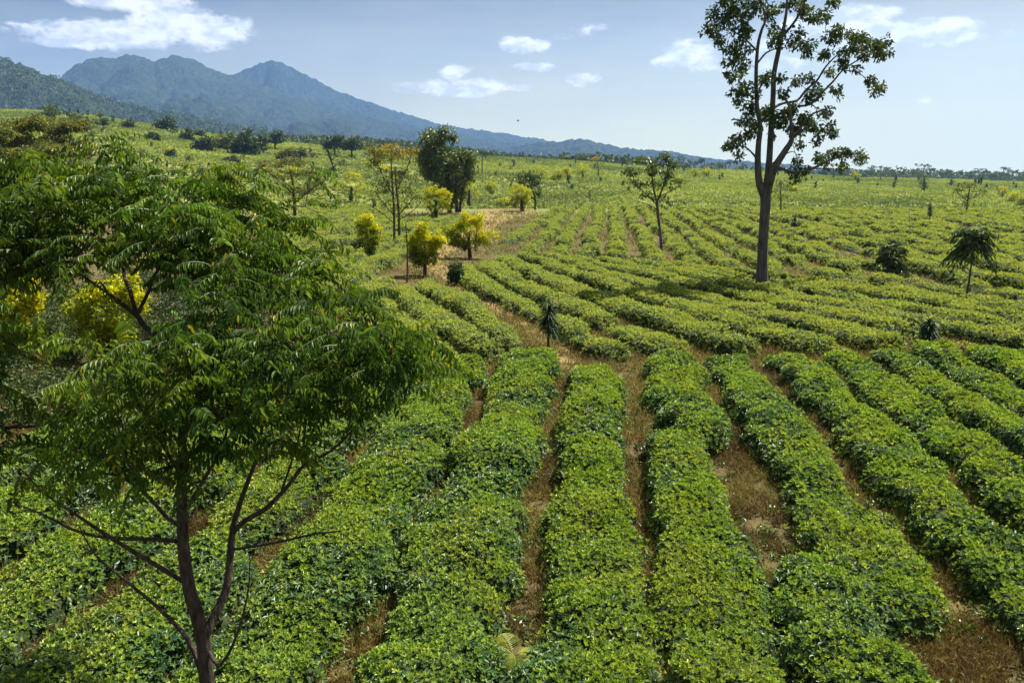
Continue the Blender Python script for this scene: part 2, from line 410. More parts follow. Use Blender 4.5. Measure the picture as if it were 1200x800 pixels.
CLEAR = [(*ground_hit(602, 778)[:2], .38), (*ground_hit(893, 336)[:2], 1.6), (*ground_hit(1132, 352)[:2], 1.2), (*ground_hit(1086, 405)[:2], 1.0), (*ground_hit(642, 412)[:2], .8), (*ground_hit(1042, 330)[:2], 1.3), (*ground_hit(775, 298)[:2], 1.2), (*ground_hit(1041, 407)[:2], .7)]
def tea_hedge(name, Lp, Rp, seed, label, group=None, near=False, h0=.72, rough=1.0, cover=2.2, holes=0.0, far=False, young=.42):
    rng = np.random.default_rng(seed)
    step = .18 if near else .42
    if far: step = .8
    L, R = resample(Lp, Rp, step)
    n = len(L); seg = np.concatenate([[0], np.cumsum(np.linalg.norm(np.diff((L + R) / 2, axis=0), axis=1))])
    tot = seg[-1]
    C = (L + R) / 2; H = (R - L) / 2
    # uneven edges: single bushes bulge into the gap
    eb = lambda s: (noise2(seg / .95, seg * 0 + seed * 1.7, s) - .5) * .40 * rough + (noise2(seg / .33, seg * 0 + seed * .7, s + 3) - .5) * .32 * rough
    wid = np.linalg.norm(H, axis=1); dirH = H / wid[:, None]
    e = np.minimum(seg, tot - seg); endr = .45
    tap = np.sqrt(np.clip(1 - np.clip(1 - e / endr, 0, 1) ** 2, .05, 1))
    wid = wid - (.035 if near else .03)
    wl = np.clip(wid + eb(11), .22, None) * (.45 + .55 * tap); wr = np.clip(wid + eb(23), .22, None) * (.45 + .55 * tap)
    hh = h0 + (noise2(seg / 1.1, seg * 0 + seed, 31) - .5) * .17 * rough + (noise2(seg / 3.7, seg * 0 + seed, 33) - .5) * .18 * rough
    if holes > 0:
        ho = sstep(1 - holes, 1 - holes + .12, noise2(seg / 1.7, seg * 0 + seed * 3.1, 37))
        hh = hh * (1 - .72 * ho); wl = wl * (1 - .4 * ho); wr = wr * (1 - .4 * ho)
    for cx_, cy_, cr in CLEAR:
        dd_ = np.hypot(C[:, 0] - cx_, C[:, 1] - cy_)
        hh = hh * (.12 + .88 * sstep(cr * .6, cr * 1.3, dd_))
    hh = hh * tap
    M = 13 if near else 9
    if far: M = 7
    u = np.linspace(-1, 1, M)
    prof = (1 - np.abs(u) ** 4.0) ** .5
    usp = np.sign(u) * np.abs(u) ** .8
    off = np.where(usp[None] < 0, usp[None] * wl[:, None], usp[None] * wr[:, None])
    P = np.zeros((n, M, 3))
    P[..., :2] = C[:, None] + dirH[:, None] * off[..., None]
    P[..., 2] = prof[None] * hh[:, None]
    P[..., 2] += (prof[None] > .3) * ((noise2(P[..., 0] / .42, P[..., 1] / .42, seed % 97) - .5) * .15 * rough + (noise2(P[..., 0] / .18, P[..., 1] / .18, 7) - .5) * .08) * tap[:, None]
    P[..., 2] = np.maximum(P[..., 2], 0)
    g = terrain(P[..., 0], P[..., 1]); P[..., 2] += g
    P[:, 0, 2] -= .05; P[:, -1, 2] -= .05
    mb = MB()
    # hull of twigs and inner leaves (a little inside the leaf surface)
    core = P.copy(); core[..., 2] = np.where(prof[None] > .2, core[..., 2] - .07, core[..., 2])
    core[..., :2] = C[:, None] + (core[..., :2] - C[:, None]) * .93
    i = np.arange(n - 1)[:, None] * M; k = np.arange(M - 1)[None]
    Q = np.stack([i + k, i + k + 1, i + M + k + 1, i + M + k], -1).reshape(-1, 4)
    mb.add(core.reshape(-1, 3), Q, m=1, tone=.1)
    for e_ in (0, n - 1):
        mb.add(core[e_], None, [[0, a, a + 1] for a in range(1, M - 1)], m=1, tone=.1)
    # leaf shoots over the surface
    a, b, c, d = P[:-1, :-1], P[:-1, 1:], P[1:, 1:], P[1:, :-1]
    nv = np.cross(b - a, d - a); area = np.linalg.norm(nv, axis=-1); N = nrm(nv)
    N = np.where(N[..., 2:3] < -.2, -N, N)
    mid = (a + b + c + d) / 4
    px, py, zf = project(mid)
    vis = (px > -110) & (px < 1310) & (py < 900) & (zf > 1)
    dist = np.maximum(np.linalg.norm(mid - CAM, axis=-1), 5)
    LL = .061 * np.maximum(dist / 9, 1) ** (.38 if near else .50)
    LL = np.where(dist > 45, LL * (dist / 45) ** .35, LL)
    per = 5 if near else 4
    low = np.clip((mid[..., 2] - (g[:-1, :-1])) / .35, .25, 1)
    lam = area * cover / (.25 * LL ** 2) / per * vis * low
    # bare twiggy spots where the plants are thin
    thin = fbm(mid[..., 0] / .9, mid[..., 1] / .9, 55, 3)
    lam = lam * (.78 + .22 * sstep(.30, .46, thin))
    cnt = rng.poisson(lam)
    fi = np.repeat(np.arange(cnt.size), cnt.ravel())
    if len(fi):
        s = rng.random(len(fi))[:, None]; t = rng.random(len(fi))[:, None]
        A, B, C_, D_ = (q.reshape(-1, 3)[fi] for q in (a, b, c, d))
        p = (A * (1 - s) + B * s) * (1 - t) + (D_ * (1 - s) + C_ * s) * t
        Nn = N.reshape(-1, 3)[fi]; Lf = LL.ravel()[fi]; ns = len(fi)
        isy = rng.random(ns) < young * (.25 + 1.35 * np.clip(fbm(p[:, 0] / 1.1, p[:, 1] / 1.1, 77, 3) * 2.6 - .8, 0, 1)) * (.35 + .65 * np.clip(Nn[:, 2], 0, 1))
        p = p + Nn * (rng.normal(size=(ns, 1)) * .028 + .0) + np.where(isy, .045, -.01)[:, None] * np.array([0, 0, 1])
        ax = nrm(Nn * .7 + np.array([0, 0, .55]) + rdir(rng, ns) * .45)
        e1 = nrm(np.cross(ax, rdir(rng, ns))); e2 = np.cross(ax, e1)
        ph0 = rng.random(ns) * 2 * PI
        cl_t = np.where(isy, .55 + .42 * rng.random(ns), .55 * rng.random(ns) ** 1.1)
        for j in range(per):
            ph = ph0 + j * 2.4 + rng.normal(size=ns) * .3
            spread = np.where(isy, .35 + .5 * rng.random(ns), .8 + .65 * rng.random(ns))
            dd = ax * np.cos(spread)[:, None] + (e1 * np.cos(ph)[:, None] + e2 * np.sin(ph)[:, None]) * np.sin(spread)[:, None]
            lsz = Lf * (.65 + .65 * rng.random(ns)) * np.where(isy, .85, 1.1)
            leaves(mb, p, dd, ax + rdir(rng, ns) * .15, lsz, lsz * (.36 + .1 * rng.random(ns)),
                   np.clip(cl_t + rng.normal(size=ns) * .07, 0, 1), m=0, detail=near, curl=.12 if near else .08)
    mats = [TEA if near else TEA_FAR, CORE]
    org = np.array([*C[n // 2], float(terrain(*C[n // 2]))])
    if near:
        mats.append(TWIG)
        for _ in range(int(tot * 7)):
            ii = rng.integers(1, n - 1); sd = rng.choice([-1, 1])
            w = wl[ii] if sd < 0 else wr[ii]
            q0 = C[ii] + dirH[ii] * sd * w * rng.uniform(.2, .6)
            al = nrm(L[min(ii + 1, n - 1)] - L[ii - 1])
            q1 = C[ii] + dirH[ii] * sd * w * rng.uniform(.7, .96) + al * rng.normal() * .18
            z0 = float(terrain(*q0)); z1 = float(terrain(*q1)) + hh[ii] * rng.uniform(.35, .75)
            mm = (np.array([*q0, z0]) + np.array([*q1, z1])) / 2 + rng.normal(size=3) * .04
            tube(mb, [[*q0, z0 - .03], mm, [*q1, z1]], [.014, .010, .004], 4, m=2)
    o = mb.build(name, mats, None, org); o.location = [float(v) for v in org]
    return tag(o, label, 'tea hedge', group)

NEAR_H = .40
def px_row(s0, s1, yt, yb, k=14):
    """edges of a hedge as slopes from the vanishing point, given as one value or (far, middle, near)"""
    ys = np.geomspace(yb - YH, yt - YH, k) + YH
    VX = 700
    def edge(s):
        s = np.interp((ys - yt) / (min(yb, 800) - yt), [0, .5, 1], np.broadcast_to(np.asarray(s, float), (3,)))
        return np.array([at_plane(VX + q * (y - YH), y, NEAR_H)[:2] for q, y in zip(s, ys)])
    return edge(s0), edge(s1)

NEAR_ROWS = [
    (-.515, (-.205, -.245, -.245), 416, 905, 'broad tea hedge ending just left of the small dracaena, left of the fern path'),
    ((-.135, -.17, -.168), (.085, .165, .13), 432, 905, 'broad tea hedge ending just below the small dracaena, right of the fern path'),
    ((.155, .125, .145), (.40, .465, .39), 503, 905, 'tea hedge in the middle foreground whose far end stops at a bare brown patch'),
    ((.46, .44, .42), (.64, .67, .68), 640, 905, 'short tea hedge in the foreground beginning beside the dry brown clearing'),
    ((.27, .235, .31), .525, 414, 513, 'short stub of tea hedge standing alone beyond the bare brown patch'),
    (.605, (.865, .85, .87), 412, 712, 'tea hedge whose near tip ends over dry grass right of the clearing'),
    ((.94, .955, .945), (1.215, 1.185, 1.15), 410, 790, 'tea hedge behind the one that ends over dry grass, running to the right edge'),
    ((1.27, 1.24, 1.22), (1.50, 1.53, 1.53), 408, 700, 'wide tea hedge leaving the right edge at half its height, third beyond the clearing'),
    ((1.545, 1.575, 1.57), (1.73, 1.745, 1.78), 407, 640, 'fourth tea hedge beyond the dry clearing, its far end level with the dracaena'),
    ((1.78, 1.80, 1.83), 2.02, 406, 590, 'fifth tea hedge beyond the dry clearing, just below the dark dracaena clump'),
    (2.08, 2.34, 405, 560, 'sixth tea hedge beyond the dry clearing, leaving the frame right of the dracaena clump'),
    (2.40, 2.68, 405, 520, 'short last tea hedge of the near block, in its far right corner'),
    (-.875, -.56, 426, 905, 'tea hedge just right of the foreground tree trunk under its right limb'),
    (-1.21, -.92, 436, 905, 'tea hedge directly behind the trunk of the foreground tree'),
    (-1.57, -1.26, 446, 905, 'tea hedge just left of the foreground tree trunk under its low boughs'),
    (-1.91, -1.63, 456, 900, 'second tea hedge left of the foreground tree trunk'),
    (-2.27, -1.98, 470, 880, 'third tea hedge left of the foreground tree trunk near the left edge'),
    (-2.62, -2.34, 520, 860, 'outermost tea hedge at the left edge beyond the foreground tree'),
]
def make_near():
    for i, (a, b, yt, yb, lab) in enumerate(NEAR_ROWS):
        Lp, Rp = px_row(a, b, yt, yb)
        tea_hedge('tea_hedge', Lp, Rp, 100 + i, lab, 'tea hedges of the near block', near=True, h0=.42, cover=3.0, young=.70, rough=1.12, holes=.04)

def w2(P, z=.4):
    return np.array([at_plane(x, y, z)[:2] for x, y in P])
M_CURVES = [
    [(527, 320), (590, 357), (650, 392), (690, 412)],
    [(552, 310), (610, 343), (680, 380), (752, 410)],
    [(576, 302), (645, 336), (730, 372), (838, 406)],
    [(597, 297), (685, 331), (785, 366), (915, 404)],
    [(625, 297), (725, 329), (840, 362), (1005, 402)],
    [(655, 299), (770, 329), (900, 360), (1090, 402)],
    [(690, 302), (815, 330), (960, 360), (1180, 402)],
    [(722, 304), (860, 331), (1020, 359), (1250, 400)],
    [(765, 307), (910, 332), (1075, 358), (1260, 387)],
    [(810, 311), (960, 334), (1130, 358), (1260, 376)],
    [(855, 316), (1010, 336), (1170, 355), (1260, 366)],
    [(900, 321), (1050, 338), (1180, 350), (1260, 357)],
]
M_NAMES = ['first tea hedge above the dirt track, running down to the small dracaena', 'second tea hedge above the dirt track, right of the small dracaena',
           'third tea hedge above the dirt track, ending over the stub hedge', 'fourth tea hedge above the dirt track', 'fifth tea hedge above the dirt track, left of the tall tree',
           'sixth tea hedge above the dirt track, passing below the tall tree', 'seventh tea hedge above the dirt track, in the tall tree shadow',
           'eighth tea hedge above the dirt track, at the foot of the tall tree', 'ninth tea hedge above the dirt track, right of the tall tree foot',
           'tea hedge passing in front of the round shrub on the right', 'tea hedge running below the umbrella shaped sapling']
def make_middle():
    W = [smooth_line(w2(c), .5) for c in M_CURVES]
    W = [np.stack([np.interp(np.linspace(0, 1, 40), np.linspace(0, 1, len(c)), c[:, j]) for j in (0, 1)], 1) for c in W]
    for i in range(len(W) - 1):
        A, B = W[i], W[i + 1]
        d = B - A; w = np.linalg.norm(d, axis=1, keepdims=True)
        g = np.minimum(.30, w * .16)
        Lp, Rp = A + d / w * g, B - d / w * g
        tea_hedge('tea_hedge', Lp, Rp, 200 + i, M_NAMES[i], 'tea hedges of the middle block', h0=.44, rough=1.0, cover=2.2, holes=.14, young=.9)
    N = [[(505, 325), (560, 352), (622, 404)], [(478, 333), (535, 368), (598, 412)], [(452, 343), (502, 383), (556, 420)], [(425, 352), (468, 395), (500, 428)], [(395, 360), (425, 405), (440, 440)]]
    NN = ['tea hedge along the left side of the dirt track', 'second tea hedge left of the dirt track, beside the foreground crown', 'third tea hedge left of the dirt track, partly behind the foreground crown', 'fourth tea hedge left of the dirt track, hidden behind the foreground crown']
    W = [smooth_line(w2(c), .5) for c in N]
    W = [np.stack([np.interp(np.linspace(0, 1, 30), np.linspace(0, 1, len(c)), c[:, j]) for j in (0, 1)], 1) for c in W]
    for i in range(len(W) - 1):
        A, B = W[i], W[i + 1]
        d = B - A; w = np.linalg.norm(d, axis=1, keepdims=True); g = np.minimum(.2, w * .12)
        tea_hedge('tea_hedge', B - d / w * g, A + d / w * g, 230 + i, NN[i], 'tea hedges left of the track', h0=.44, cover=2.2, young=.85)

def inside(poly, x, y):
    c = np.zeros(np.shape(x), bool); j = len(poly) - 1
    for i in range(len(poly)):
        xi, yi = poly[i]; xj, yj = poly[j]
        c ^= ((yi > y) != (yj > y)) & (x < (xj - xi) * (y - yi) / (yj - yi + 1e-12) + xi); j = i
    return c
def block(poly_px, vx, period, wid, seed, label, group, holes, h0=.7, rough=1.3, maxn=60, minlen=5, cover=1.9, young=.6):
    poly = w2(poly_px, .6)
    d = ray(vx, YH)[:2]; d = d / np.linalg.norm(d); s = np.array([d[1], -d[0]])
    X = poly @ s; T = poly @ d
    made = 0
    for k, x in enumerate(np.arange(X.min() + period * .5, X.max(), period)):
        t = np.arange(T.min(), T.max(), .5)
        pts = d * t[:, None] + s * (x + (noise2(t / 14, t * 0 + x, seed) - .5)[:, None] * .9)
        ins = inside(poly, pts[:, 0], pts[:, 1])
        px, py, zf = project(np.column_stack([pts, np.full(len(pts), .6)]))
        ins &= (px > -60) & (px < 1260)
        if ins.sum() * .5 < minlen: continue
        i0, i1 = np.where(ins)[0][[0, -1]]
        c = pts[i0:i1 + 1][::3]
        if len(c) < 3: continue
        hw = wid / 2
        tea_hedge('tea_hedge', c - s * hw, c + s * hw, seed + k, label, group, h0=h0, rough=rough, cover=cover, holes=holes, far=True, young=young)
        made += 1
        if made >= maxn: break
    return made
def make_upper():
    n1 = block([(577, 291), (612, 262), (652, 241.5), (760, 239.8), (900, 240.2), (1040, 242), (1250, 243), (1260, 348), (1050, 331), (900, 314), (850, 309), (765, 300), (722, 297), (690, 296), (625, 291), (598, 291)],
               715, 2.0, 1.22, 300, 'patchy tea hedge of the upper field beyond the tall tree', 'patchy hedges of the upper field', .40, h0=.46, young=.95, rough=1.5)
    n2 = block([(372, 240.5), (470, 239.5), (474, 255), (486, 290), (450, 325), (405, 345), (330, 345), (300, 260)], 660, 1.9, 1.5, 400,
               'pale tea hedge left of the dirt track beyond the foreground crown', 'pale hedges left of the track', .3, minlen=4, h0=.48, young=.85)
    n3 = block([(478, 256), (540, 252), (548, 262), (520, 278), (470, 280)], 640, 1.9, 1.6, 440, 'low tea hedge beside the yellow trees at the foot of the dark tree', 'hedges under the dark tree', .1, minlen=3)
    print('upper rows', n1, n2, n3)

# far planted slopes beyond the dip
def make_far_field():
    rng = np.random.default_rng(12)
    N = 98000
    y = np.sqrt(rng.random(N) * (475 ** 2 - 128 ** 2) + 128 ** 2)
    x = rng.uniform(-1, 1, N) * .76 * y
    # snap to contour rows
    ph = y + (fbm(x / 50, y / 50, 21, 3) - .5) * 34 + x * .12
    row = np.round(ph / 3.1) * 3.1
    y = y + (row - ph) * .92 + rng.normal(size=N) * .12
    px, py, zf = project(np.column_stack([x, y, terrain(x, y)]))
    keep = (px > -60) & (px < 1260) & (fbm(x / 22, y / 22, 23, 3) < .80)
    x, y = x[keep], y[keep]; n = len(x)
    c = np.column_stack([x, y, terrain(x, y) + .35])
    mb = MB()
    per = 5
    cc = np.repeat(c, per, 0) + rng.normal(size=(n * per, 3)) * [.45, .3, .1]
    d = nrm(rdir(rng, n * per) + [0, 0, .5])
    tn = np.repeat(np.clip(fbm(x / 14, y / 14, 25, 3) * .6 + fbm(x / 55, y / 40, 26, 3) * .7 - .10, 0, 1), per) + rng.normal(size=n * per) * .16
    L = .75 * (.7 + .6 * rng.random(n * per))
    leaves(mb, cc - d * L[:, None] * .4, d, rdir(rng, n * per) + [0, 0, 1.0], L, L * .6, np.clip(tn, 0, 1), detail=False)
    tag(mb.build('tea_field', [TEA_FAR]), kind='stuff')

# dry grass, litter and weeds on the paths
def make_grass():
    rng = np.random.default_rng(31)
    N = 900000
    y = 5.0 * (30 / 5.0) ** rng.random(N) ; x = rng.uniform(-.74, .74, N) * y
    den = fbm(x / .6, y / .6, 41, 3)
    k = (den > .36)
    x, y, den = x[k], y[k], den[k]; n = len(x)
    p = np.column_stack([x, y, terrain(x, y) - .01])
    sc = np.maximum(y / 9, .8) ** .5
    d = nrm(rng.normal(size=(n, 3)) * [.7, .7, .2] + [0, 0, .75])
    tn = np.clip(fbm(x / 1.6, y / 1.6, 43, 3) * 1.4 - .35 + rng.normal(size=n) * .18, 0, 1)
    L = (.07 + .15 * rng.random(n) ** 1.6) * sc
    mb = MB(); leaves(mb, p, d, rdir(rng, n), L, .010 * sc * (.7 + .6 * rng.random(n)), tn, detail=False, curl=.3, fold=.1)
    # low green weeds and clods of earth
    m = 2600
    y = 5.0 * (26 / 5.0) ** rng.random(m); x = rng.uniform(-.74, .74, m) * y
    kk = fbm(x / 1.1, y / 1.1, 45, 3) > .47
    cw = np.column_stack([x, y, terrain(x, y)])[kk]; rw = rng.uniform(.05, .16, len(cw))
    wb = MB(); crowns(wb, cw + np.column_stack([rw * 0, rw * 0, rw * .5]), rw, 22, rng, .055, .8)
    tag(wb.build('low_weeds', [TREELEAF]), kind='stuff')
    cb = MB(); m = 2600
    y = 5.0 * (20 / 5.0) ** rng.random(m); x = rng.uniform(-.74, .74, m) * y
    ico = np.array([[1, 0, 0], [-1, 0, 0], [0, 1, 0], [0, -1, 0], [0, 0, 1], [0, 0, -1]], float)
    T8 = np.array([[0, 2, 4], [2, 1, 4], [1, 3, 4], [3, 0, 4], [2, 0, 5], [1, 2, 5], [3, 1, 5], [0, 3, 5]])
    rr = .012 + .035 * rng.random(m) ** 2.5
    V = (ico[None] * rr[:, None, None] * rng.uniform(.6, 1.3, (m, 6, 1)) * [1, 1, .7]) + np.column_stack([x, y, terrain(x, y) + rr * .3])[:, None]
    cb.add(V.reshape(-1, 3), None, (T8[None] + np.arange(m)[:, None, None] * 6).reshape(-1, 3))
    tag(cb.build('clods', [CLOD]), kind='stuff')
    # fallen leaves lying flat
    m = 9000
    y = 5.0 * (22 / 5.0) ** rng.random(m); x = rng.uniform(-.74, .74, m) * y
    p = np.column_stack([x, y, terrain(x, y) + .03])
    d = nrm(rng.normal(size=(m, 3)) * [1, 1, .2])
    leaves(mb, p, d, np.array([0, 0, 1.]) + rdir(rng, m) * .4, .07 + .04 * rng.random(m), .03, rng.random(m) * .55, detail=True)
    tag(mb.build('dry_grass', [DRY]), kind='stuff')
    # undergrowth in the shade at the left
    n = 900
    y = rng.uniform(13, 42, n); x = -y * rng.uniform(.22, .72, n)
    k = (fbm(x / 3, y / 3, 61, 3) > .40) & (y > 13 + 2 * noise2(x, y, 3))
    c = np.column_stack([x, y, terrain(x, y)])[k]
    mb = MB(); r_ = rng.uniform(.25, .6, len(c))
    crowns(mb, c + np.column_stack([c[:, 0] * 0, c[:, 0] * 0, r_ * .5]), r_, 170, rng, .095, .8)
    tag(mb.build('undergrowth', [FOREST]), kind='stuff')
    # grass further along the track and in the clearing by the yellow trees
    N = 90000
    t = rng.random(N)
    y = 22 * (110 / 22) ** t; x = rng.uniform(-.4, .72, N) * y
    k = fbm(x / 3, y / 3, 47, 3) > .36
    x, y = x[k], y[k]; n = len(x)
    p = np.column_stack([x, y, terrain(x, y) - .02])
    d = nrm(rng.normal(size=(n, 3)) * [.6, .6, .2] + [0, 0, .8]); sc = (y / 22) ** .6
    mb = MB(); leaves(mb, p, d, rdir(rng, n), (.12 + .16 * rng.random(n)) * sc, .028 * sc, np.clip(fbm(x / 7, y / 7, 49, 3) * 1.3 - .02 + rng.normal(size=n) * .2, 0, 1), detail=False, curl=.3)
    tag(mb.build('weeds', [DRY]), kind='stuff')

def make_track():
    line = [(668, 438, .55), (645, 412, .55), (608, 384, .55), (572, 352, .6), (545, 332, .7), (522, 318, .8), (502, 306, .9), (516, 292, 1.1), (543, 277, 1.5), (570, 262, 2.0), (586, 253, 3.0), (597, 247, 4.0)]
    P = np.array([[*at_plane(x, y, 0)[:2], w] for x, y, w in line])
    C = smooth_line(P, .35)
    tan = nrm(np.gradient(C[:, :2], axis=0)); s = np.stack([tan[:, 1], -tan[:, 0]], 1)
    n = len(C); seg = np.arange(n) * .35
    M = 9; V = []
    wl = C[:, 2] * (.75 + .5 * fbm(seg / 2.2, seg * 0, 91, 3)); wr = C[:, 2] * (.75 + .5 * fbm(seg / 2.2, seg * 0, 93, 3))
    u = np.linspace(-1, 1, M)
    xy = C[:, None, :2] + s[:, None] * (np.where(u < 0, u[None] * wl[:, None], u[None] * wr[:, None]))[..., None]
    z = terrain(xy[..., 0], xy[..., 1]) + .05 * (1 - u[None] ** 4) - .01
    V = np.concatenate([xy, z[..., None]], -1).reshape(-1, 3)
    i = np.arange(n - 1)[:, None] * M; k = np.arange(M - 1)[None]
    Q = np.stack([i + k, i + k + 1, i + M + k + 1, i + M + k], -1).reshape(-1, 4)
    m, nt, nd, ln = mat('trodden_straw')
    g = nd.new('ShaderNodeNewGeometry')
    ns = nd.new('ShaderNodeTexNoise'); ns.inputs['Scale'].default_value = 1.6; ns.inputs['Detail'].default_value = 8; ns.inputs['Roughness'].default_value = .75
    ln.new(g.outputs['Position'], ns.inputs['Vector'])
    r = ramp(nd, [(.3, (.075, .05, .022)), (.44, (.14, .095, .038)), (.54, (.22, .16, .066)), (.62, (.15, .135, .042)), (.72, (.095, .11, .028))]); ln.new(ns.outputs['Fac'], r.inputs[0])
    p = nd.new('ShaderNodeBsdfPrincipled'); p.inputs['Roughness'].default_value = .95; p.inputs['Specular IOR Level'].default_value = .1
    ln.new(r.outputs[0], p.inputs['Base Color'])
    b = nd.new('ShaderNodeBump'); b.inputs['Distance'].default_value = .08; ln.new(ns.outputs['Fac'], b.inputs['Height']); ln.new(b.outputs[0], p.inputs['Normal'])
    o = nd.new('ShaderNodeOutputMaterial'); ln.new(p.outputs[0], o.inputs[0])
    tag(build('dirt_track', V, Q, mats=[m], smooth=True), kind='structure')

# ------------------------------------------------------------------ sky, sun, haze, camera
SUN_AZ, SUN_EL = rad(52), rad(56)
CLOUDS = [(150, 42, 125, 17, 1.0), (230, 35, 70, 22, 1.0), (90, 50, 60, 7, .8), (195, 20, 45, 20, .8), (165, 3, 80, 13, .9),
          (616, 54, 30, 11, 1.0), (602, 50, 18, 9, .9), (690, 34, 28, 10, .85), (665, 41, 16, 5, .4), (630, 76, 34, 7, .55), (684, 93, 23, 9, .65), (548, 102, 78, 13, .75), (535, 88, 22, 14, .55),
          (812, 68, 48, 22, .9), (880, 72, 70, 16, .5), (985, 28, 65, 18, .95), (1055, 40, 75, 17, 1.0), (1115, 36, 36, 16, 1.0), (1000, 45, 150, 12, .5), (1085, 118, 24, 4, .35)]
def make_world():
    w = bpy.data.worlds.new('World'); scene.world = w; w.use_nodes = True
    nt = w.node_tree; nd = nt.nodes; ln = nt.links; nd.clear()
    sky = nd.new('ShaderNodeTexSky'); sky.sky_type = 'NISHITA'; sky.sun_disc = False
    sky.sun_elevation = SUN_EL; sky.sun_rotation = SUN_AZ; sky.altitude = ALT
    sky.air_density = AIR; sky.dust_density = DUST; sky.ozone_density = OZONE
    tc = nd.new('ShaderNodeTexCoord'); gen = tc.outputs['Generated']
    acc = None
    def math_(op, a, b=None, clamp=False):
        n = nd.new('ShaderNodeMath'); n.operation = op; n.use_clamp = clamp
        for k, v in ((0, a), (1, b)):
            if v is None: continue
            if hasattr(v, 'links') or hasattr(v, 'is_linked'): ln.new(v, n.inputs[k])
            else: n.inputs[k].default_value = v
        return n.outputs[0]
    for (px, py, rx, ry, s) in CLOUDS:
        c = nrm(ray(px, py)); e1 = nrm(np.cross(c, [0, 0, 1])); e2 = np.cross(e1, c)
        d1 = nd.new('ShaderNodeVectorMath'); d1.operation = 'DOT_PRODUCT'; d1.inputs[1].default_value = e1 * F_PX / rx
        d2 = nd.new('ShaderNodeVectorMath'); d2.operation = 'DOT_PRODUCT'; d2.inputs[1].default_value = e2 * F_PX / ry
        d3 = nd.new('ShaderNodeVectorMath'); d3.operation = 'DOT_PRODUCT'; d3.inputs[1].default_value = c
        for d in (d1, d2, d3): ln.new(gen, d.inputs[0])
        r2 = math_('ADD', math_('MULTIPLY', d1.outputs['Value'], d1.outputs['Value']), math_('MULTIPLY', d2.outputs['Value'], d2.outputs['Value']))
        v = math_('MULTIPLY', math_('SUBTRACT', 1.0, r2), s)
        v = math_('MULTIPLY', math_('MAXIMUM', v, -1.0), math_('GREATER_THAN', d3.outputs['Value'], .5))
        v = math_('ADD', v, math_('MULTIPLY', math_('LESS_THAN', d3.outputs['Value'], .5), -1.0))
        acc = v if acc is None else math_('MAXIMUM', acc, v)
    mp = nd.new('ShaderNodeMapping'); mp.inputs['Scale'].default_value = (1, 1, 2.1); ln.new(gen, mp.inputs[0])
    ns = nd.new('ShaderNodeTexNoise'); ns.inputs['Scale'].default_value = 23; ns.inputs['Detail'].default_value = 9; ns.inputs['Roughness'].default_value = .62; ns.inputs['Distortion'].default_value = .35
    ln.new(mp.outputs[0], ns.inputs['Vector'])
    dens = math_('ADD', acc, math_('MULTIPLY', math_('SUBTRACT', ns.outputs['Fac'], .52), 3.4))
    mr = nd.new('ShaderNodeMapRange'); mr.interpolation_type = 'SMOOTHSTEP'
    mr.inputs['From Min'].default_value = .05; mr.inputs['From Max'].default_value = .75; mr.inputs['To Max'].default_value = .92
    ln.new(dens, mr.inputs['Value'])
    gate = nd.new('ShaderNodeMapRange'); gate.interpolation_type = 'SMOOTHSTEP'
    gate.inputs['From Min'].default_value = -.6; gate.inputs['From Max'].default_value = .3
    ln.new(acc, gate.inputs['Value'])
    mask = math_('MULTIPLY', mr.outputs[0], gate.outputs[0])
    ns2 = nd.new('ShaderNodeTexNoise'); ns2.inputs['Scale'].default_value = 34; ns2.inputs['Detail'].default_value = 5
    ln.new(mp.outputs[0], ns2.inputs['Vector'])
    cr = ramp(nd, [(.40, CLOUD_LO), (.56, CLOUD_HI)]); ln.new(ns2.outputs['Fac'], cr.inputs[0])
    cs = nd.new('ShaderNodeVectorMath'); cs.operation = 'SCALE'; cs.inputs['Scale'].default_value = CLOUD_GAIN
    ln.new(cr.outputs[0], cs.inputs[0])
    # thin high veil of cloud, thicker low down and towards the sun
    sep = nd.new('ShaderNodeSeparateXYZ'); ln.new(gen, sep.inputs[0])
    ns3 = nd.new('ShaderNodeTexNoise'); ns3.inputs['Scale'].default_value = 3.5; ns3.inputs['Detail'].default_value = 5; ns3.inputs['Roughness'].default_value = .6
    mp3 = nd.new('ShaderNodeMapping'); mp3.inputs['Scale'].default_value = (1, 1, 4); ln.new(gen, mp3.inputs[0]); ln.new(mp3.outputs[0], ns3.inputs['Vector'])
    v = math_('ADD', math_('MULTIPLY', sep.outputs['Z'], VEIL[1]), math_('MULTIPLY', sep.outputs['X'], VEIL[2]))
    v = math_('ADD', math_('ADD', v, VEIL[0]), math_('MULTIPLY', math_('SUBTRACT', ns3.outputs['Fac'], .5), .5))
    hi = nd.new('ShaderNodeMapRange'); hi.interpolation_type = 'SMOOTHSTEP'   # unseen bright sky overhead, added to fill the shadows
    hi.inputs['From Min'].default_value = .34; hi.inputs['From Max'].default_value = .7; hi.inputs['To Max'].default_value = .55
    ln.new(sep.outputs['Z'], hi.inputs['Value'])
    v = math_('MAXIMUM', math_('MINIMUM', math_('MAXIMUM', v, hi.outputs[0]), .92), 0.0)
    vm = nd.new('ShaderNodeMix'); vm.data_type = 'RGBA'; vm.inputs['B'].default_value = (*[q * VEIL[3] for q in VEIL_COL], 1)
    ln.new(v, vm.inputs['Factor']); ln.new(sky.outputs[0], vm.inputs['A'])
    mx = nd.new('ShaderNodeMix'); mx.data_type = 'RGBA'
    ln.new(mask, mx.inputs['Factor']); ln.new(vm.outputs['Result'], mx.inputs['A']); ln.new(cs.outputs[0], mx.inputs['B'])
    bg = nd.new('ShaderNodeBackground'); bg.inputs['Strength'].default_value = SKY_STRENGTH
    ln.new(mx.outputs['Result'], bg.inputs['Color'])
    out = nd.new('ShaderNodeOutputWorld'); ln.new(bg.outputs[0], out.inputs[0])
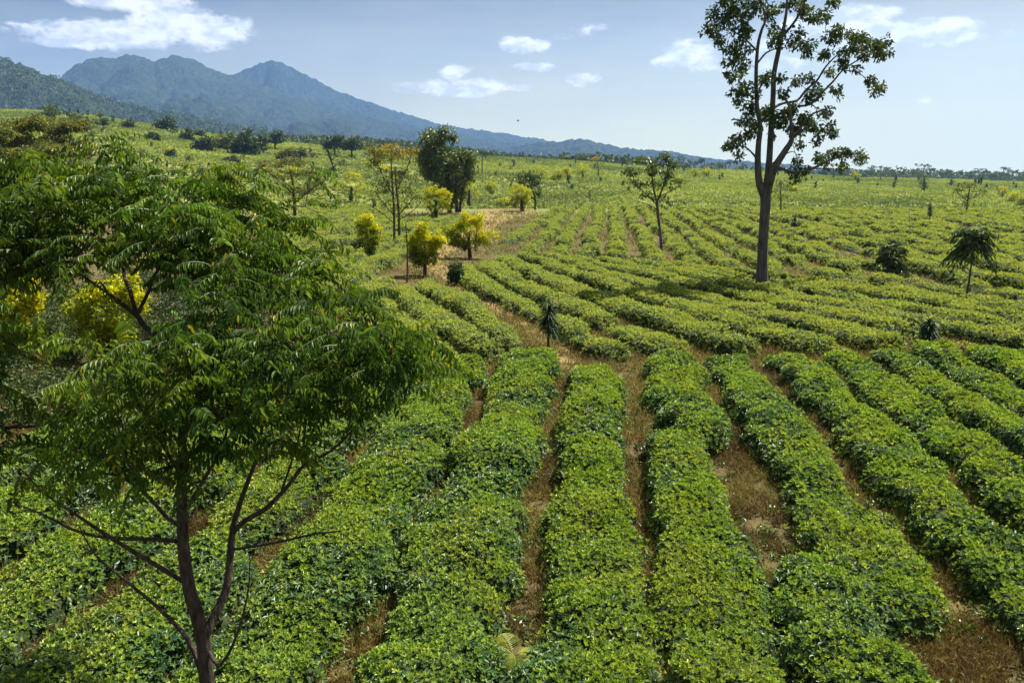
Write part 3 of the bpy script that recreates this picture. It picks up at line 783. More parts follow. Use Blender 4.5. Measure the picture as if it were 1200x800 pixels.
    w.cycles.sampling_method = 'MANUAL'; w.cycles.sample_map_resolution = 512

CLOUD_LO, CLOUD_HI, CLOUD_GAIN = (.62, .67, .77), (1.0, 1.0, 1.0), 8.5
SKY_STRENGTH, SUN_STRENGTH, EXPOSURE = .050, 4.9, 1.58
HAZE = 0.95e-4; HAZE_COL = (.24, .44, .90, 1); DUST, OZONE, AIR, ALT = .3, 1.0, .21, 1500
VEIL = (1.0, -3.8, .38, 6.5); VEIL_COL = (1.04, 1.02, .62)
def make_light():
    l = bpy.data.lights.new('sun', 'SUN'); l.energy = SUN_STRENGTH; l.angle = rad(.53); l.color = (1, .95, .85)
    o = bpy.data.objects.new('sun', l); COL.objects.link(o)
    from mathutils import Vector
    v = Vector((math.sin(SUN_AZ) * math.cos(SUN_EL), math.cos(SUN_AZ) * math.cos(SUN_EL), math.sin(SUN_EL)))
    o.rotation_euler = v.to_track_quat('Z', 'Y').to_euler(); o.location = (40, 10, 60)
def make_haze():
    x, y0, y1, z0, z1 = 5300, -5300, 5300, -24, 780
    V = [(-x, y0, z0), (x, y0, z0), (x, y1, z0), (-x, y1, z0), (-x, y0, z1), (x, y0, z1), (x, y1, z1), (-x, y1, z1)]
    Q = [(0, 3, 2, 1), (4, 5, 6, 7), (0, 1, 5, 4), (1, 2, 6, 5), (2, 3, 7, 6), (3, 0, 4, 7)]
    m, nt, nd, ln = mat('pale_air')
    p = nd.new('ShaderNodeVolumePrincipled'); p.inputs['Density'].default_value = HAZE
    p.inputs['Color'].default_value = HAZE_COL; p.inputs['Anisotropy'].default_value = .25
    o = nd.new('ShaderNodeOutputMaterial'); ln.new(p.outputs[0], o.inputs['Volume'])
    tag(build('haze', V, Q, mats=[m]), kind='stuff')
def make_camera():
    c = bpy.data.cameras.new('camera'); c.sensor_width = 36; c.lens = 36 * F_PX / 1200; c.clip_end = 20000; c.clip_start = .1
    o = bpy.data.objects.new('camera', c); COL.objects.link(o)
    o.location = (0, 0, HC); o.rotation_euler = (PI / 2 - PITCH, 0, 0)
    scene.camera = o
    vs = scene.view_settings; scene.display_settings.display_device = 'sRGB'
    vs.view_transform = 'Standard'; vs.look = 'None'; vs.exposure = EXPOSURE; vs.gamma = 1; vs.use_curve_mapping = False
    scene.render.engine = 'CYCLES'
    cy = scene.cycles
    cy.use_denoising = True
    try: cy.denoiser = 'OPENIMAGEDENOISE'; cy.denoising_input_passes = 'RGB_ALBEDO_NORMAL'
    except Exception: pass
    cy.max_bounces = 6; cy.diffuse_bounces = 4; cy.glossy_bounces = 2; cy.transmission_bounces = 3; cy.volume_bounces = 1; cy.transparent_max_bounces = 4
    cy.caustics_reflective = False; cy.caustics_refractive = False
    cy.use_adaptive_sampling = True; cy.adaptive_threshold = .02
# ------------------------------------------------------------------ trees
def limb(P, Y, step=.12):
    """P: (px, py, depth offset, radius) traced along a limb -> smooth 3-D points and radii"""
    A = np.array([[*at_y(a, b, Y + d), r] for a, b, d, r in P])
    S = smooth_line(A, step)
    return S[:, :3], np.maximum(S[:, 3], .002)

def grow(limbs, targets, rng, tip=.006, bend=.18, upcost=1.0, expo=.5, jit=.06):
    """twigs from the traced limbs to every leaf cluster; returns extra polylines"""
    pos = np.concatenate([l[0][max(1, len(l[0]) // 8):] for l in limbs]); lr = np.concatenate([l[1][max(1, len(l[0]) // 8):] for l in limbs])
    own = np.full(len(pos), -1); polys = []; par = []
    targets = np.asarray(targets)
    d0 = np.min(np.linalg.norm(targets[:, None] - pos[None], axis=-1), 1)
    for ti in np.argsort(d0):
        t = targets[ti]
        dv = np.linalg.norm(pos - t, axis=1) + upcost * np.maximum(0, pos[:, 2] - t[2] + .1) 
        k = int(np.argmin(dv)); a = pos[k]; D = np.linalg.norm(t - a)
        n = max(3, int(D / .18) + 2); n = min(n, 14)
        s = np.linspace(0, 1, n)[:, None]
        p = a + (t - a) * s + np.sin(s * PI) * np.array([0, 0, bend * D * .4]) + rng.normal(size=3) * np.sin(s * PI) * bend * D * .5
        p[1:-1] += rng.normal(size=(n - 2, 3)) * jit * D / n * 2
        polys.append(p); par.append(own[k])
        pos = np.concatenate([pos, p[1:]]); own = np.concatenate([own, np.full(n - 1, len(polys) - 1)])
        lr = np.concatenate([lr, np.full(n - 1, .01)])
    cnt = np.ones(len(polys))
    for i in range(len(polys) - 1, -1, -1):
        if par[i] >= 0: cnt[par[i]] += cnt[i]
    out = []
    for p, c in zip(polys, cnt):
        r1 = tip; r0 = tip * (1 + c) ** expo
        out.append((p, np.linspace(r0, r1, len(p))))
    return out

def ell(rng, Y, spec, per_area=None, dY=None):
    """sample n points in ellipses given as (px, py, rx, ry, n, depth offset, depth half-range)"""
    out = []
    for px, py, rx, ry, n, dy, hy in spec:
        for _ in range(n):
            a = rng.random() * 2 * PI; r = rng.random() ** .5
            out.append(at_y(px + rx * r * math.cos(a), py + ry * r * math.sin(a), Y + dy + rng.uniform(-hy, hy)))
    return np.array(out)

def clump(mb, c, R, n, L, rng, tone, W=.5, droop=.3, flat=1.0, m=0, detail=False):
    """n leaves around each centre"""
    k = len(c); R = np.broadcast_to(np.asarray(R, float), (k,))
    cc = np.repeat(c, n, 0); rr = np.repeat(R, n)[:, None]
    d = rdir(rng, k * n)
    p = cc + d * rr * (rng.random((k * n, 1)) ** .5) * [1, 1, flat]
    dd = nrm(d * .8 + rdir(rng, k * n) * .7 - np.array([0, 0, droop]))
    t = np.repeat(np.broadcast_to(np.asarray(tone, float), (k,)), n) + rng.normal(size=k * n) * .12
    Ls = L * (.65 + .7 * rng.random(k * n))
    leaves(mb, p - dd * Ls[:, None] * .3, dd, rdir(rng, k * n) * .7 + [0, 0, .8], Ls, Ls * W, np.clip(t, 0, 1), m=m, detail=detail)

def tree(name, label, base, limbs, crown_fn, bark, leafm, group=None, twigs=(), cat='tree', sides=8, crown_name='crown', trunk_name='trunk'):
    base = np.asarray(base, float)
    root = thing(name, label, cat, base, group)
    if limbs or len(twigs):
        mb = MB()
        for p, r in limbs: tube(mb, p, r, sides)
        for p, r in twigs: tube(mb, p, r, 4 if r[0] < .02 else 5)
        mb.build(trunk_name, [bark], root, base, smooth=True)
    if crown_fn:
        mb = MB(); crown_fn(mb)
        mb.build(crown_name, [leafm], root, base)
    return root

# ---- foreground tree with long drooping leaflets
def frond(mbl, mbt, base, d, length, npair, LL, rng, tone):
    d = nrm(d)
    n = 8; s = np.linspace(0, 1, n)[:, None]
    side = nrm(np.cross(d, [0, 0, 1.0]) + 1e-6)
    droop = rng.uniform(.25, .6)
    P = base + d * length * s + np.array([0, 0, -1]) * droop * length * s ** 2.0 + side * rng.normal() * .12 * length * s ** 2
    tube(mbt, P, np.linspace(.004, .0015, n), 3, m=0, tone=.6, cap=False)
    t = np.repeat(np.linspace(.16, .99, npair), 2); sg = np.tile([1, -1], npair)
    fi = t * (n - 1); i0 = np.minimum(fi.astype(int), n - 2); fr = (fi - i0)[:, None]
    p = P[i0] * (1 - fr) + P[i0 + 1] * fr; tg = nrm(P[i0 + 1] - P[i0])
    sd = nrm(np.cross(tg, [0, 0, 1.0]))
    k = len(p)
    hang = rng.uniform(.35, 1.0)
    dd = nrm(sd * sg[:, None] * rng.uniform(.55, .95) + tg * .40 + np.array([0, 0, -1]) * hang + rdir(rng, k) * .22)
    up = nrm(np.array([0, 0, 1.0]) + tg * .5 + sd * sg[:, None] * .3 + rdir(rng, k) * .35)
    Ls = LL * (.75 + .4 * rng.random(k)) * (1 - .35 * np.abs(t - .5))
    leaves(mbl, p, dd, up, Ls, Ls * .30, np.where(rng.random(k) < .012, 1.0, np.clip(tone + rng.normal(size=k) * .13, 0, .90)), detail=True, curl=.22, fold=.25)

def pinnate_crown(targets, rng, per, LL, flen, tonef, centre):
    def fn(mb):
        for t in targets:
            out = t - centre; out[2] = 0; out = nrm(out + 1e-6)
            for _ in range(per):
                a = rng.random() * 2 * PI
                d = nrm(out * rng.uniform(.0, .9) + np.array([math.cos(a), math.sin(a), 0]) * .9 + np.array([0, 0, rng.uniform(-.25, .75)]))
                frond(mb, mb, t + rng.normal(size=3) * .05, d, flen * rng.uniform(.7, 1.25), rng.integers(6, 10), LL, rng, tonef(t))
    return fn

def make_front_tree():
    rng = np.random.default_rng(77); Y = 6.7
    L = [
        [(246, 850, 0, .090), (238, 750, 0, .080), (222, 690, -.05, .070), (215, 640, -.05, .064), (213, 580, 0, .056), (214, 500, .05, .046), (213, 445, .25, .042), (200, 408, .7, .038), (172, 385, 1.1, .034), (160, 368, 1.3, .032)],
        [(240, 745, 0, .058), (252, 720, .1, .052), (265, 690, .2, .046), (270, 650, .3, .042), (273, 620, .35, .036), (281, 590, .4, .030), (292, 560, .45, .024), (302, 530, .5, .020), (310, 480, .6, .016), (318, 430, .9, .013), (330, 370, 1.4, .010)],
        [(272, 625, .35, .030), (287, 610, .3, .029), (312, 595, .3, .027), (340, 566, .3, .023), (357, 544, .3, .020), (385, 530, .3, .016), (410, 507, .3, .013), (440, 470, .2, .010), (475, 430, .1, .007)],
        [(357, 544, .3, .016), (356, 520, .35, .014), (361, 480, .4, .011), (375, 440, .5, .008)],
        [(330, 574, .3, .014), (342, 540, .35, .012), (352, 500, .4, .009), (350, 460, .5, .007)],
        [(213, 635, 0, .024), (190, 632, -.15, .022), (130, 630, -.4, .018), (90, 622, -.6, .014), (55, 605, -.8, .010), (20, 590, -.9, .006)],
        [(213, 680, 0, .026), (180, 660, -.15, .024), (130, 630, -.3, .020), (85, 600, -.4, .014), (55, 580, -.4, .010), (20, 545, -.4, .006)],
        [(217, 620, 0, .024), (195, 605, 0, .022), (170, 578, -.1, .018), (140, 558, -.1, .014), (108, 553, -.1, .009), (70, 540, -.1, .006)],
        [(241, 803, 0, .034), (222, 752, .1, .028), (190, 716, .2, .022), (150, 682, .3, .017), (112, 650, .3, .011), (92, 615, .3, .006)],
        [(276, 643, .3, .018), (330, 634, .1, .015), (370, 625, 0, .012), (400, 622, -.1, .007)],
        [(243, 760, 0, .022), (255, 778, -.1, .020), (268, 765, -.15, .017), (282, 730, -.2, .013), (291, 690, -.25, .008), (293, 650, -.3, .005)],
        [(160, 370, 1.3, .026), (138, 352, 1.3, .022), (118, 338, 1.3, .016), (80, 310, 1.2, .010), (40, 280, 1.0, .007)],
        [(160, 370, 1.3, .028), (152, 340, 1.5, .024), (145, 318, 1.7, .020), (150, 270, 2.0, .015), (160, 220, 2.2, .009)],
        [(161, 368, 1.3, .024), (175, 340, 1.4, .020), (184, 318, 1.5, .016), (230, 280, 1.8, .012), (290, 255, 2.0, .009), (340, 240, 2.0, .006)],
        [(214, 560, 0, .022), (196, 530, -.2, .018), (172, 490, -.3, .013), (150, 450, -.4, .008)],
        [(216, 600, 0, .020), (240, 560, -.1, .017), (262, 520, -.2, .014), (270, 470, -.3, .010)],
        [(213, 470, .1, .028), (230, 430, .3, .024), (262, 380, .8, .018), (300, 340, 1.2, .012), (350, 300, 1.5, .008)],
    ]
    limbs = [(p_, r_ * .86) for p_, r_ in (limb(l, Y, .08) for l in L)]
    spec = [  # px, py, rx, ry, n, depth offset, half range
        (90, 225, 100, 26, 34, 1.8, .9), (200, 228, 90, 24, 30, 2.1, .9), (285, 250, 70, 22, 20, 2.2, .8), (375, 262, 25, 14, 2, 2.0, .5), (30, 255, 70, 40, 32, 1.2, .8), (150, 190, 22, 18, 4, 2.2, .4),
        (130, 265, 130, 30, 46, 1.4, .9), (255, 285, 100, 28, 34, 1.6, .9), (345, 295, 50, 22, 10, 1.6, .7), (50, 300, 70, 24, 22, .9, .6), (40, 395, 50, 18, 10, .4, .5),
        (285, 330, 85, 26, 20, .9, .8), (370, 335, 45, 24, 9, .9, .7), (235, 305, 60, 18, 10, 1.2, .7), (415, 358, 35, 16, 5, .6, .6),
        (320, 388, 100, 28, 26, .3, .8), (425, 402, 60, 24, 15, .2, .7), (485, 410, 38, 20, 9, .1, .5), (230, 400, 60, 25, 13, 0, .7),
        (200, 540, 70, 16, 9, -.2, .4), (110, 540, 50, 18, 7, -.3, .4), (290, 515, 70, 14, 8, 0, .4), (25, 225, 45, 45, 18, 1.6, .8), (20, 310, 45, 30, 12, 1.0, .6), (60, 190, 40, 14, 6, 1.8, .6), (250, 205, 60, 10, 5, 2.2, .5), (200, 440, 90, 30, 22, -.3, .7), (310, 440, 100, 30, 25, 0, .7), (410, 440, 65, 20, 11, .2, .6), (480, 435, 30, 16, 5, .1, .4),
        (110, 455, 45, 28, 9, -.4, .5), (160, 490, 70, 22, 14, -.3, .5), (280, 480, 80, 18, 12, -.1, .5), (100, 500, 40, 20, 6, -.3, .4), (370, 470, 60, 16, 8, .2, .4),
        (40, 545, 35, 25, 3, -.4, .3), (35, 470, 30, 25, 2, .6, .4), (20, 270, 30, 40, 6, 1.4, .6), (350, 200, 25, 10, 1, 2.2, .4), (130, 172, 30, 8, 2, 2.2, .3),
    ]
    T = ell(rng, Y, spec)
    px, py, _ = project(T)
    hole = (((px - 138) / 74) ** 2 + ((py - 355) / 40) ** 2 < 1) | (((px - 12) / 40) ** 2 + ((py - 355) / 42) ** 2 < 1) | ((px < 88) & (py > 405) & (rng.random(len(px)) < .85))
    T = T[~hole]
    tw = grow(limbs, T, rng, tip=.0035, bend=.25, upcost=.6, expo=.5)
    B = ell(rng, Y, [(120, 610, 70, 45, 16, -.3, .4), (320, 600, 80, 50, 18, .2, .4), (200, 590, 60, 60, 10, 0, .4), (140, 690, 50, 40, 6, .2, .3), (300, 690, 40, 50, 6, 0, .3), (380, 560, 60, 50, 18, .2, .4), (60, 580, 50, 40, 16, -.4, .4), (240, 560, 60, 40, 14, 0, .4)])
    tw = tw + grow(limbs, B, rng, tip=.0022, bend=.3, upcost=.5, expo=.5, jit=.12)
    centre = at_y(215, 480, Y + .6)
    def tonef(t):
        return float(np.clip(.40 + .5 * noise2(np.array([t[0] * 2.1]), np.array([t[2] * 2.1 + t[1]]), 3)[0] + rng.normal() * .1, 0, .95))
    base = at_y(246, 855, Y)
    base[2] = float(terrain(base[0], base[1]))
    d0 = limbs[0][0][0].copy(); d0[2] = base[2] - .1
    limbs[0] = (np.concatenate([[d0], limbs[0][0]]), np.concatenate([[.11], limbs[0][1]]))
    tree('cedar_tree', 'dark drooping leafy tree filling the left foreground, forked brown trunk in the tea', base, limbs,
         pinnate_crown(T, rng, 4, .098, .34, tonef, centre), BARK_DARK, DARKLEAF, twigs=tw)
    # a neighbour outside the frame whose boughs reach in
    Y2 = 7.6
    L2 = [[(-190, 840, 0, .10), (-170, 700, 0, .085), (-150, 560, 0, .07), (-130, 440, .1, .05), (-120, 330, .2, .03)],
          [(-140, 480, 0, .04), (-70, 420, .1, .032), (0, 400, .2, .024), (28, 416, .2, .019), (52, 425, .2, .014), (75, 430, .2, .006)],
          [(-150, 560, 0, .036), (-80, 530, -.2, .03), (0, 502, -.3, .022), (45, 498, -.3, .016), (88, 478, -.3, .007)],
          [(-160, 620, 0, .03), (-60, 560, .1, .022), (10, 538, .1, .012), (45, 522, .1, .005)]]
    limbs = [limb(l, Y2, .1) for l in L2]
    T = ell(rng, Y2, [(8, 470, 22, 25, 3, -.2, .4), (30, 520, 40, 18, 6, -.3, .3), (-60, 350, 70, 80, 30, 0, 1), (-120, 450, 60, 90, 14, 0, .8), (10, 400, 20, 16, 3, .2, .3), (-15, 320, 16, 40, 4, .6, .6), (-15, 250, 30, 50, 14, .8, .6), (5, 560, 25, 18, 3, -.2, .3)])
    tw = grow(limbs, T, rng, tip=.0035, bend=.2, upcost=.6)
    base = at_y(-190, 840, Y2); base[2] = float(terrain(base[0], base[1]))
    tree('cedar_tree', 'bare dark boughs with a few leaves reaching in from the left edge', base, limbs,
         pinnate_crown(T, rng, 3, .11, .38, tonef, at_y(-140, 450, Y2)), BARK_DARK, DARKLEAF, twigs=tw)

# ---- tall tree on the right
def make_tall_tree():
    rng = np.random.default_rng(5)
    b = ground_hit(893, 336); Y = b[1]
    s = Y / F_PX * 1.0
    def R(px): return px * s / 2 * .9
    L = [
        [(893, 338, 0, R(22)), (893, 328, 0, R(16.5)), (893.5, 300, 0, R(13.2)), (895.5, 262, 0, R(12.6)), (897, 240, 0, R(13)), (897, 229, 0, R(14))],
        [(897, 232, 0, R(11)), (890, 215, -.1, R(9.5)), (888, 190, -.3, R(8)), (889, 168, -.3, R(6.8)), (891, 150, -.3, R(6)), (887, 122, -.3, R(5)), (886, 88, -.3, R(4.6)), (888, 55, -.3, R(4)), (892, 37, -.4, R(3.4)), (897, 22, -.4, R(2.6)), (892, 2, -.4, R(2)), (886, -25, -.4, R(1.2))],
        [(897, 230, 0, R(12)), (899, 215, .2, R(10)), (901, 195, .2, R(8.5)), (903, 162, .2, R(7.6)), (906, 112, .3, R(6.6)), (907, 87, .3, R(6.2)), (913, 57, .3, R(5.8)), (916, 43, .3, R(5)), (921, 18, .4, R(3.6)), (923, -8, .4, R(2.6)), (925, -40, .4, R(1.4))],
        [(916, 44, .3, R(3.6)), (928, 30, .1, R(3.2)), (936, 18, 0, R(2.8)), (943, 2, -.1, R(2.2)), (950, -30, -.2, R(1.2))],
        [(898, 228, 0, R(11.5)), (903, 210, -.3, R(10)), (908, 196, -.5, R(9)), (920, 177, -.7, R(7.5)), (928, 163, -.9, R(6)), (927, 145, -1, R(4.4)), (925, 125, -1.1, R(3)), (918, 112, -1.1, R(1.8))],
        [(928, 163, -.9, R(4)), (938, 150, -1.2, R(3.2)), (950, 135, -1.4, R(2.4)), (968, 128, -1.5, R(1.6))],
        [(905, 127, .3, R(3.8)), (918, 121, .6, R(3.2)), (934, 118, .8, R(3)), (945, 105, 1, R(2.8)), (957, 95, 1.1, R(2.6)), (968, 78, 1.2, R(2.2)), (985, 62, 1.3, R(1.6)), (1005, 55, 1.4, R(1.0))],
        [(934, 125, .5, R(2.6)), (950, 122, .3, R(2.8)), (962, 110, .1, R(2.8)), (976, 96, 0, R(2.4)), (986, 84, 0, R(2)), (998, 75, -.1, R(1.7)), (1014, 66, -.2, R(1.3)), (1030, 58, -.3, R(.9))],
        [(990, 83, 0, R(1.2)), (1002, 84, -.2, R(1.1)), (1012, 90, -.3, R(1)), (1020, 101, -.3, R(.8))],
        [(907, 197, -.5, R(4.4)), (916, 198, -.8, R(3.8)), (930, 202, -1.1, R(3.2)), (944, 200, -1.4, R(3)), (960, 194, -1.6, R(2.8)), (974, 187, -1.8, R(2.2)), (990, 184, -2, R(1.6)), (1006, 184, -2, R(.9))],
        [(887, 75, -.3, R(2.4)), (898, 62, -.6, R(2)), (910, 57, -.8, R(1.2))],
        [(889, 190, -.3, R(3)), (882, 180, -.6, R(2.4)), (872, 172, -.9, R(1.6)), (858, 172, -1, R(.9))],
        [(887, 60, -.3, R(2.4)), (872, 45, -.6, R(2)), (855, 35, -.8, R(1.4)), (838, 28, -1, R(.8))],
    ]
    limbs = [limb(l, Y, .25) for l in L]
    limbs[0][0][0][2] = b[2] - .1
    C = [(845, 20, 18, 14, 16), (862, 6, 20, 12, 16), (836, 36, 11, 6, 5), (843, 47, 10, 5, 4), (866, 33, 17, 14, 14), (870, 54, 14, 12, 10), (862, 72, 12, 8, 7), (882, 8, 14, 14, 9), (857, 90, 9, 4, 4), (869, 80, 8, 7, 4), (852, 60, 6, 5, 2),
         (862, 107, 11, 6, 6), (880, 108, 15, 10, 10), (895, 95, 12, 8, 8), (875, 121, 11, 6, 6), (890, 136, 17, 11, 14), (906, 134, 12, 10, 8), (870, 143, 9, 4, 4), (864, 164, 9, 5, 5), (857, 173, 8, 4, 4), (878, 160, 10, 5, 5), (869, 185, 6, 3, 2), (850, 172, 5, 2, 2), (884, 150, 12, 6, 5),
         (905, 14, 13, 12, 9), (930, 4, 16, 8, 10), (955, 20, 14, 5, 6), (910, 34, 9, 6, 5), (966, 18, 7, 6, 4), (978, 2, 8, 4, 4), (946, 12, 10, 8, 6), (900, -20, 40, 14, 22), (850, -15, 25, 12, 14), (945, -20, 25, 10, 10),
         (915, 48, 10, 7, 6), (930, 50, 11, 6, 6), (940, 60, 9, 6, 4), (950, 54, 8, 5, 4), (906, 50, 6, 3, 2), (938, 40, 8, 5, 3),
         (976, 45, 11, 8, 8), (965, 65, 8, 6, 5), (981, 38, 9, 5, 5), (1000, 44, 10, 7, 7), (1012, 50, 12, 9, 11), (1028, 55, 11, 8, 10), (1035, 66, 8, 6, 6), (1012, 66, 8, 7, 6), (988, 74, 7, 5, 5), (1038, 50, 6, 4, 3), (995, 60, 9, 7, 6), (973, 85, 6, 4, 3),
         (1017, 95, 6, 4, 4), (1028, 105, 8, 5, 6), (1004, 82, 4, 3, 2), (931, 95, 7, 6, 4), (946, 94, 7, 6, 4), (960, 104, 5, 5, 3), (950, 114, 9, 6, 5), (981, 108, 7, 6, 4), (955, 117, 7, 5, 3), (914, 90, 6, 4, 3), (918, 112, 6, 5, 4),
         (930, 130, 11, 9, 9), (945, 141, 11, 9, 9), (965, 130, 9, 6, 5), (970, 150, 7, 7, 5), (975, 156, 5, 5, 3), (955, 150, 9, 7, 6), (935, 150, 10, 8, 7), (957, 163, 5, 5, 3), (936, 168, 5, 4, 3), (915, 150, 7, 7, 4), (906, 160, 5, 4, 2), (920, 136, 8, 8, 5),
         (962, 186, 7, 4, 5), (976, 183, 7, 4, 5), (990, 180, 9, 4, 6), (1007, 184, 8, 5, 6), (986, 195, 5, 6, 4), (934, 190, 5, 4, 3), (932, 210, 6, 5, 4), (940, 200, 6, 4, 3), (926, 202, 5, 3, 2), (968, 190, 6, 3, 3)]
    spec = []
    for px, py, rx, ry, n in C:
        dy = float(np.interp(px, [840, 900, 960, 1040], [-.8, 0, .2, .4])) + rng.uniform(-1.0, 1.0)
        spec.append((px, py, rx * .95, ry * .95, n, dy, .55))
    T = ell(rng, Y, spec)
    sub = T[rng.random(len(T)) < .55]
    tw = grow(limbs, sub, rng, tip=.009, bend=.3, upcost=.5, expo=.42)
    px, py, _ = project(T)
    tone = np.clip(.12 + .40 * rng.random(len(T)) + .28 * sstep(940, 1030, px) * rng.random(len(T)) + .35 * sstep(40, -10, py) * rng.random(len(T)) * (px > 890), 0, 1)
    tree('shade_tree', 'tall slender grey tree with forked stems and open clustered crown, towering over the field', b, limbs,
         lambda mb: clump(mb, T, .245, 23, .175, rng, tone, W=.52, droop=.35, detail=True), BARK_GREY, RUSTLEAF, twigs=tw, sides=12)

# ---- generic trees traced from their outline
def gtree(name, label, base_px, limbs_px, clumps, bark, leafm, n=16, L=.16, R=.25, W=.5, droop=.2, flat=.8, tone=None, group=None, seed=1, Y=None, tip=.008, upcost=.8, bend=.25, cat='tree', ry=None, twig_frac=.6, detail=False, expo=.45):
    """clumps: (px, py, rx, ry, count); limbs: (px, py, width in px)"""
    rng = np.random.default_rng(seed)
    b = ground_hit(*base_px) if Y is None else None
    if b is None:
        b = at_y(base_px[0], base_px[1], Y); b[2] = float(terrain(b[0], b[1]))
    Y = b[1]; s = Y / F_PX / math.cos(PITCH) * .98
    limbs = []
    for l in limbs_px:
        o = rng.normal() * 3 if limbs else 0
        limbs.append(limb([(q[0], q[1], o * s * (k / max(1, len(l) - 1)), q[2] * s / 2) for k, q in enumerate(l)], Y, max(.1, 4 * s)))
    if limbs: limbs[0][0][0][2] = b[2] - .08
    spec = []
    for px, py, rx, ry_, k in clumps:
        hy = rx * s * .9
        spec.append((px, py, rx, ry_, k, 0, hy))
    # ellipsoids rather than slabs: depth shrinks towards the rim
    T = []
    for px, py, rx, ry_, k, _, hy in spec:
        d = rdir(rng, k) * (rng.random((k, 1)) ** .38)
        for q in d: T.append(at_y(px + rx * q[0], py - ry_ * q[2], Y + hy * q[1]))
    T = np.array(T)
    tw = grow(limbs, T[rng.random(len(T)) < twig_frac], rng, tip=tip, bend=bend, upcost=upcost, expo=expo) if limbs and twig_frac > 0 else []
    px, py, _ = project(T)
    tn = np.full(len(T), .45) + rng.normal(size=len(T)) * .15 if tone is None else tone(T, px, py, rng)
    return tree(name, label, b, limbs, lambda mb: clump(mb, T, R, n, L, rng, np.clip(tn, 0, 1), W=W, droop=droop, flat=flat, detail=detail), bark, leafm, group, tw, cat=cat)

def ytone(y0, y1, lo=.25, hi=.9, xw=0.0, x0=0, sp=.14):
    """young yellow shoots, with sunlight painted in towards top right; older green leaves below"""
    return lambda T, px, py, rng: lo + (hi - lo) * np.clip((y1 - py) / (y1 - y0) + xw * (px - x0), 0, 1) ** .8 + rng.normal(size=len(T)) * sp

def yellow(label, base, crown, n, seed, trunk=None, R=.22, L=.15, lo=.25, hi=1.0, per=26, Y=None, name='yellow_tree', group='yellow leaved trees along the track', xw=.012, extra=()):
    cx, cy, rx, ry = crown; rx *= 1.22; ry *= 1.18
    rng = np.random.default_rng(seed + 900)
    cl = []
    m = 7
    n = int(n * 1.8)
    for k in range(m):       # lobes round the crown
        a = 2 * PI * k / m + rng.uniform(-.3, .3)
        cl.append((cx + rx * rng.uniform(.45, .75) * math.cos(a), cy + ry * rng.uniform(.45, .75) * math.sin(a), rx * rng.uniform(.28, .48), ry * rng.uniform(.28, .46), max(2, int(n / m * .8))))
    cl.append((cx, cy, rx * .7, ry * .7, int(n * .25)))
    cl += list(extra)
    tr = trunk or [(base[0], base[1], 5), ((base[0] + cx) / 2, (base[1] * .6 + cy * .4), 4), (cx, cy, 2.5)]
    return gtree(name, label, base, [tr], cl, BARK_DARK, YELLOW, n=per, L=L, R=R, W=.55, droop=-.25, tone=ytone(cy - ry, cy + ry, lo, hi, xw, cx), seed=seed, group=group, Y=Y, tip=.008, bend=.2)

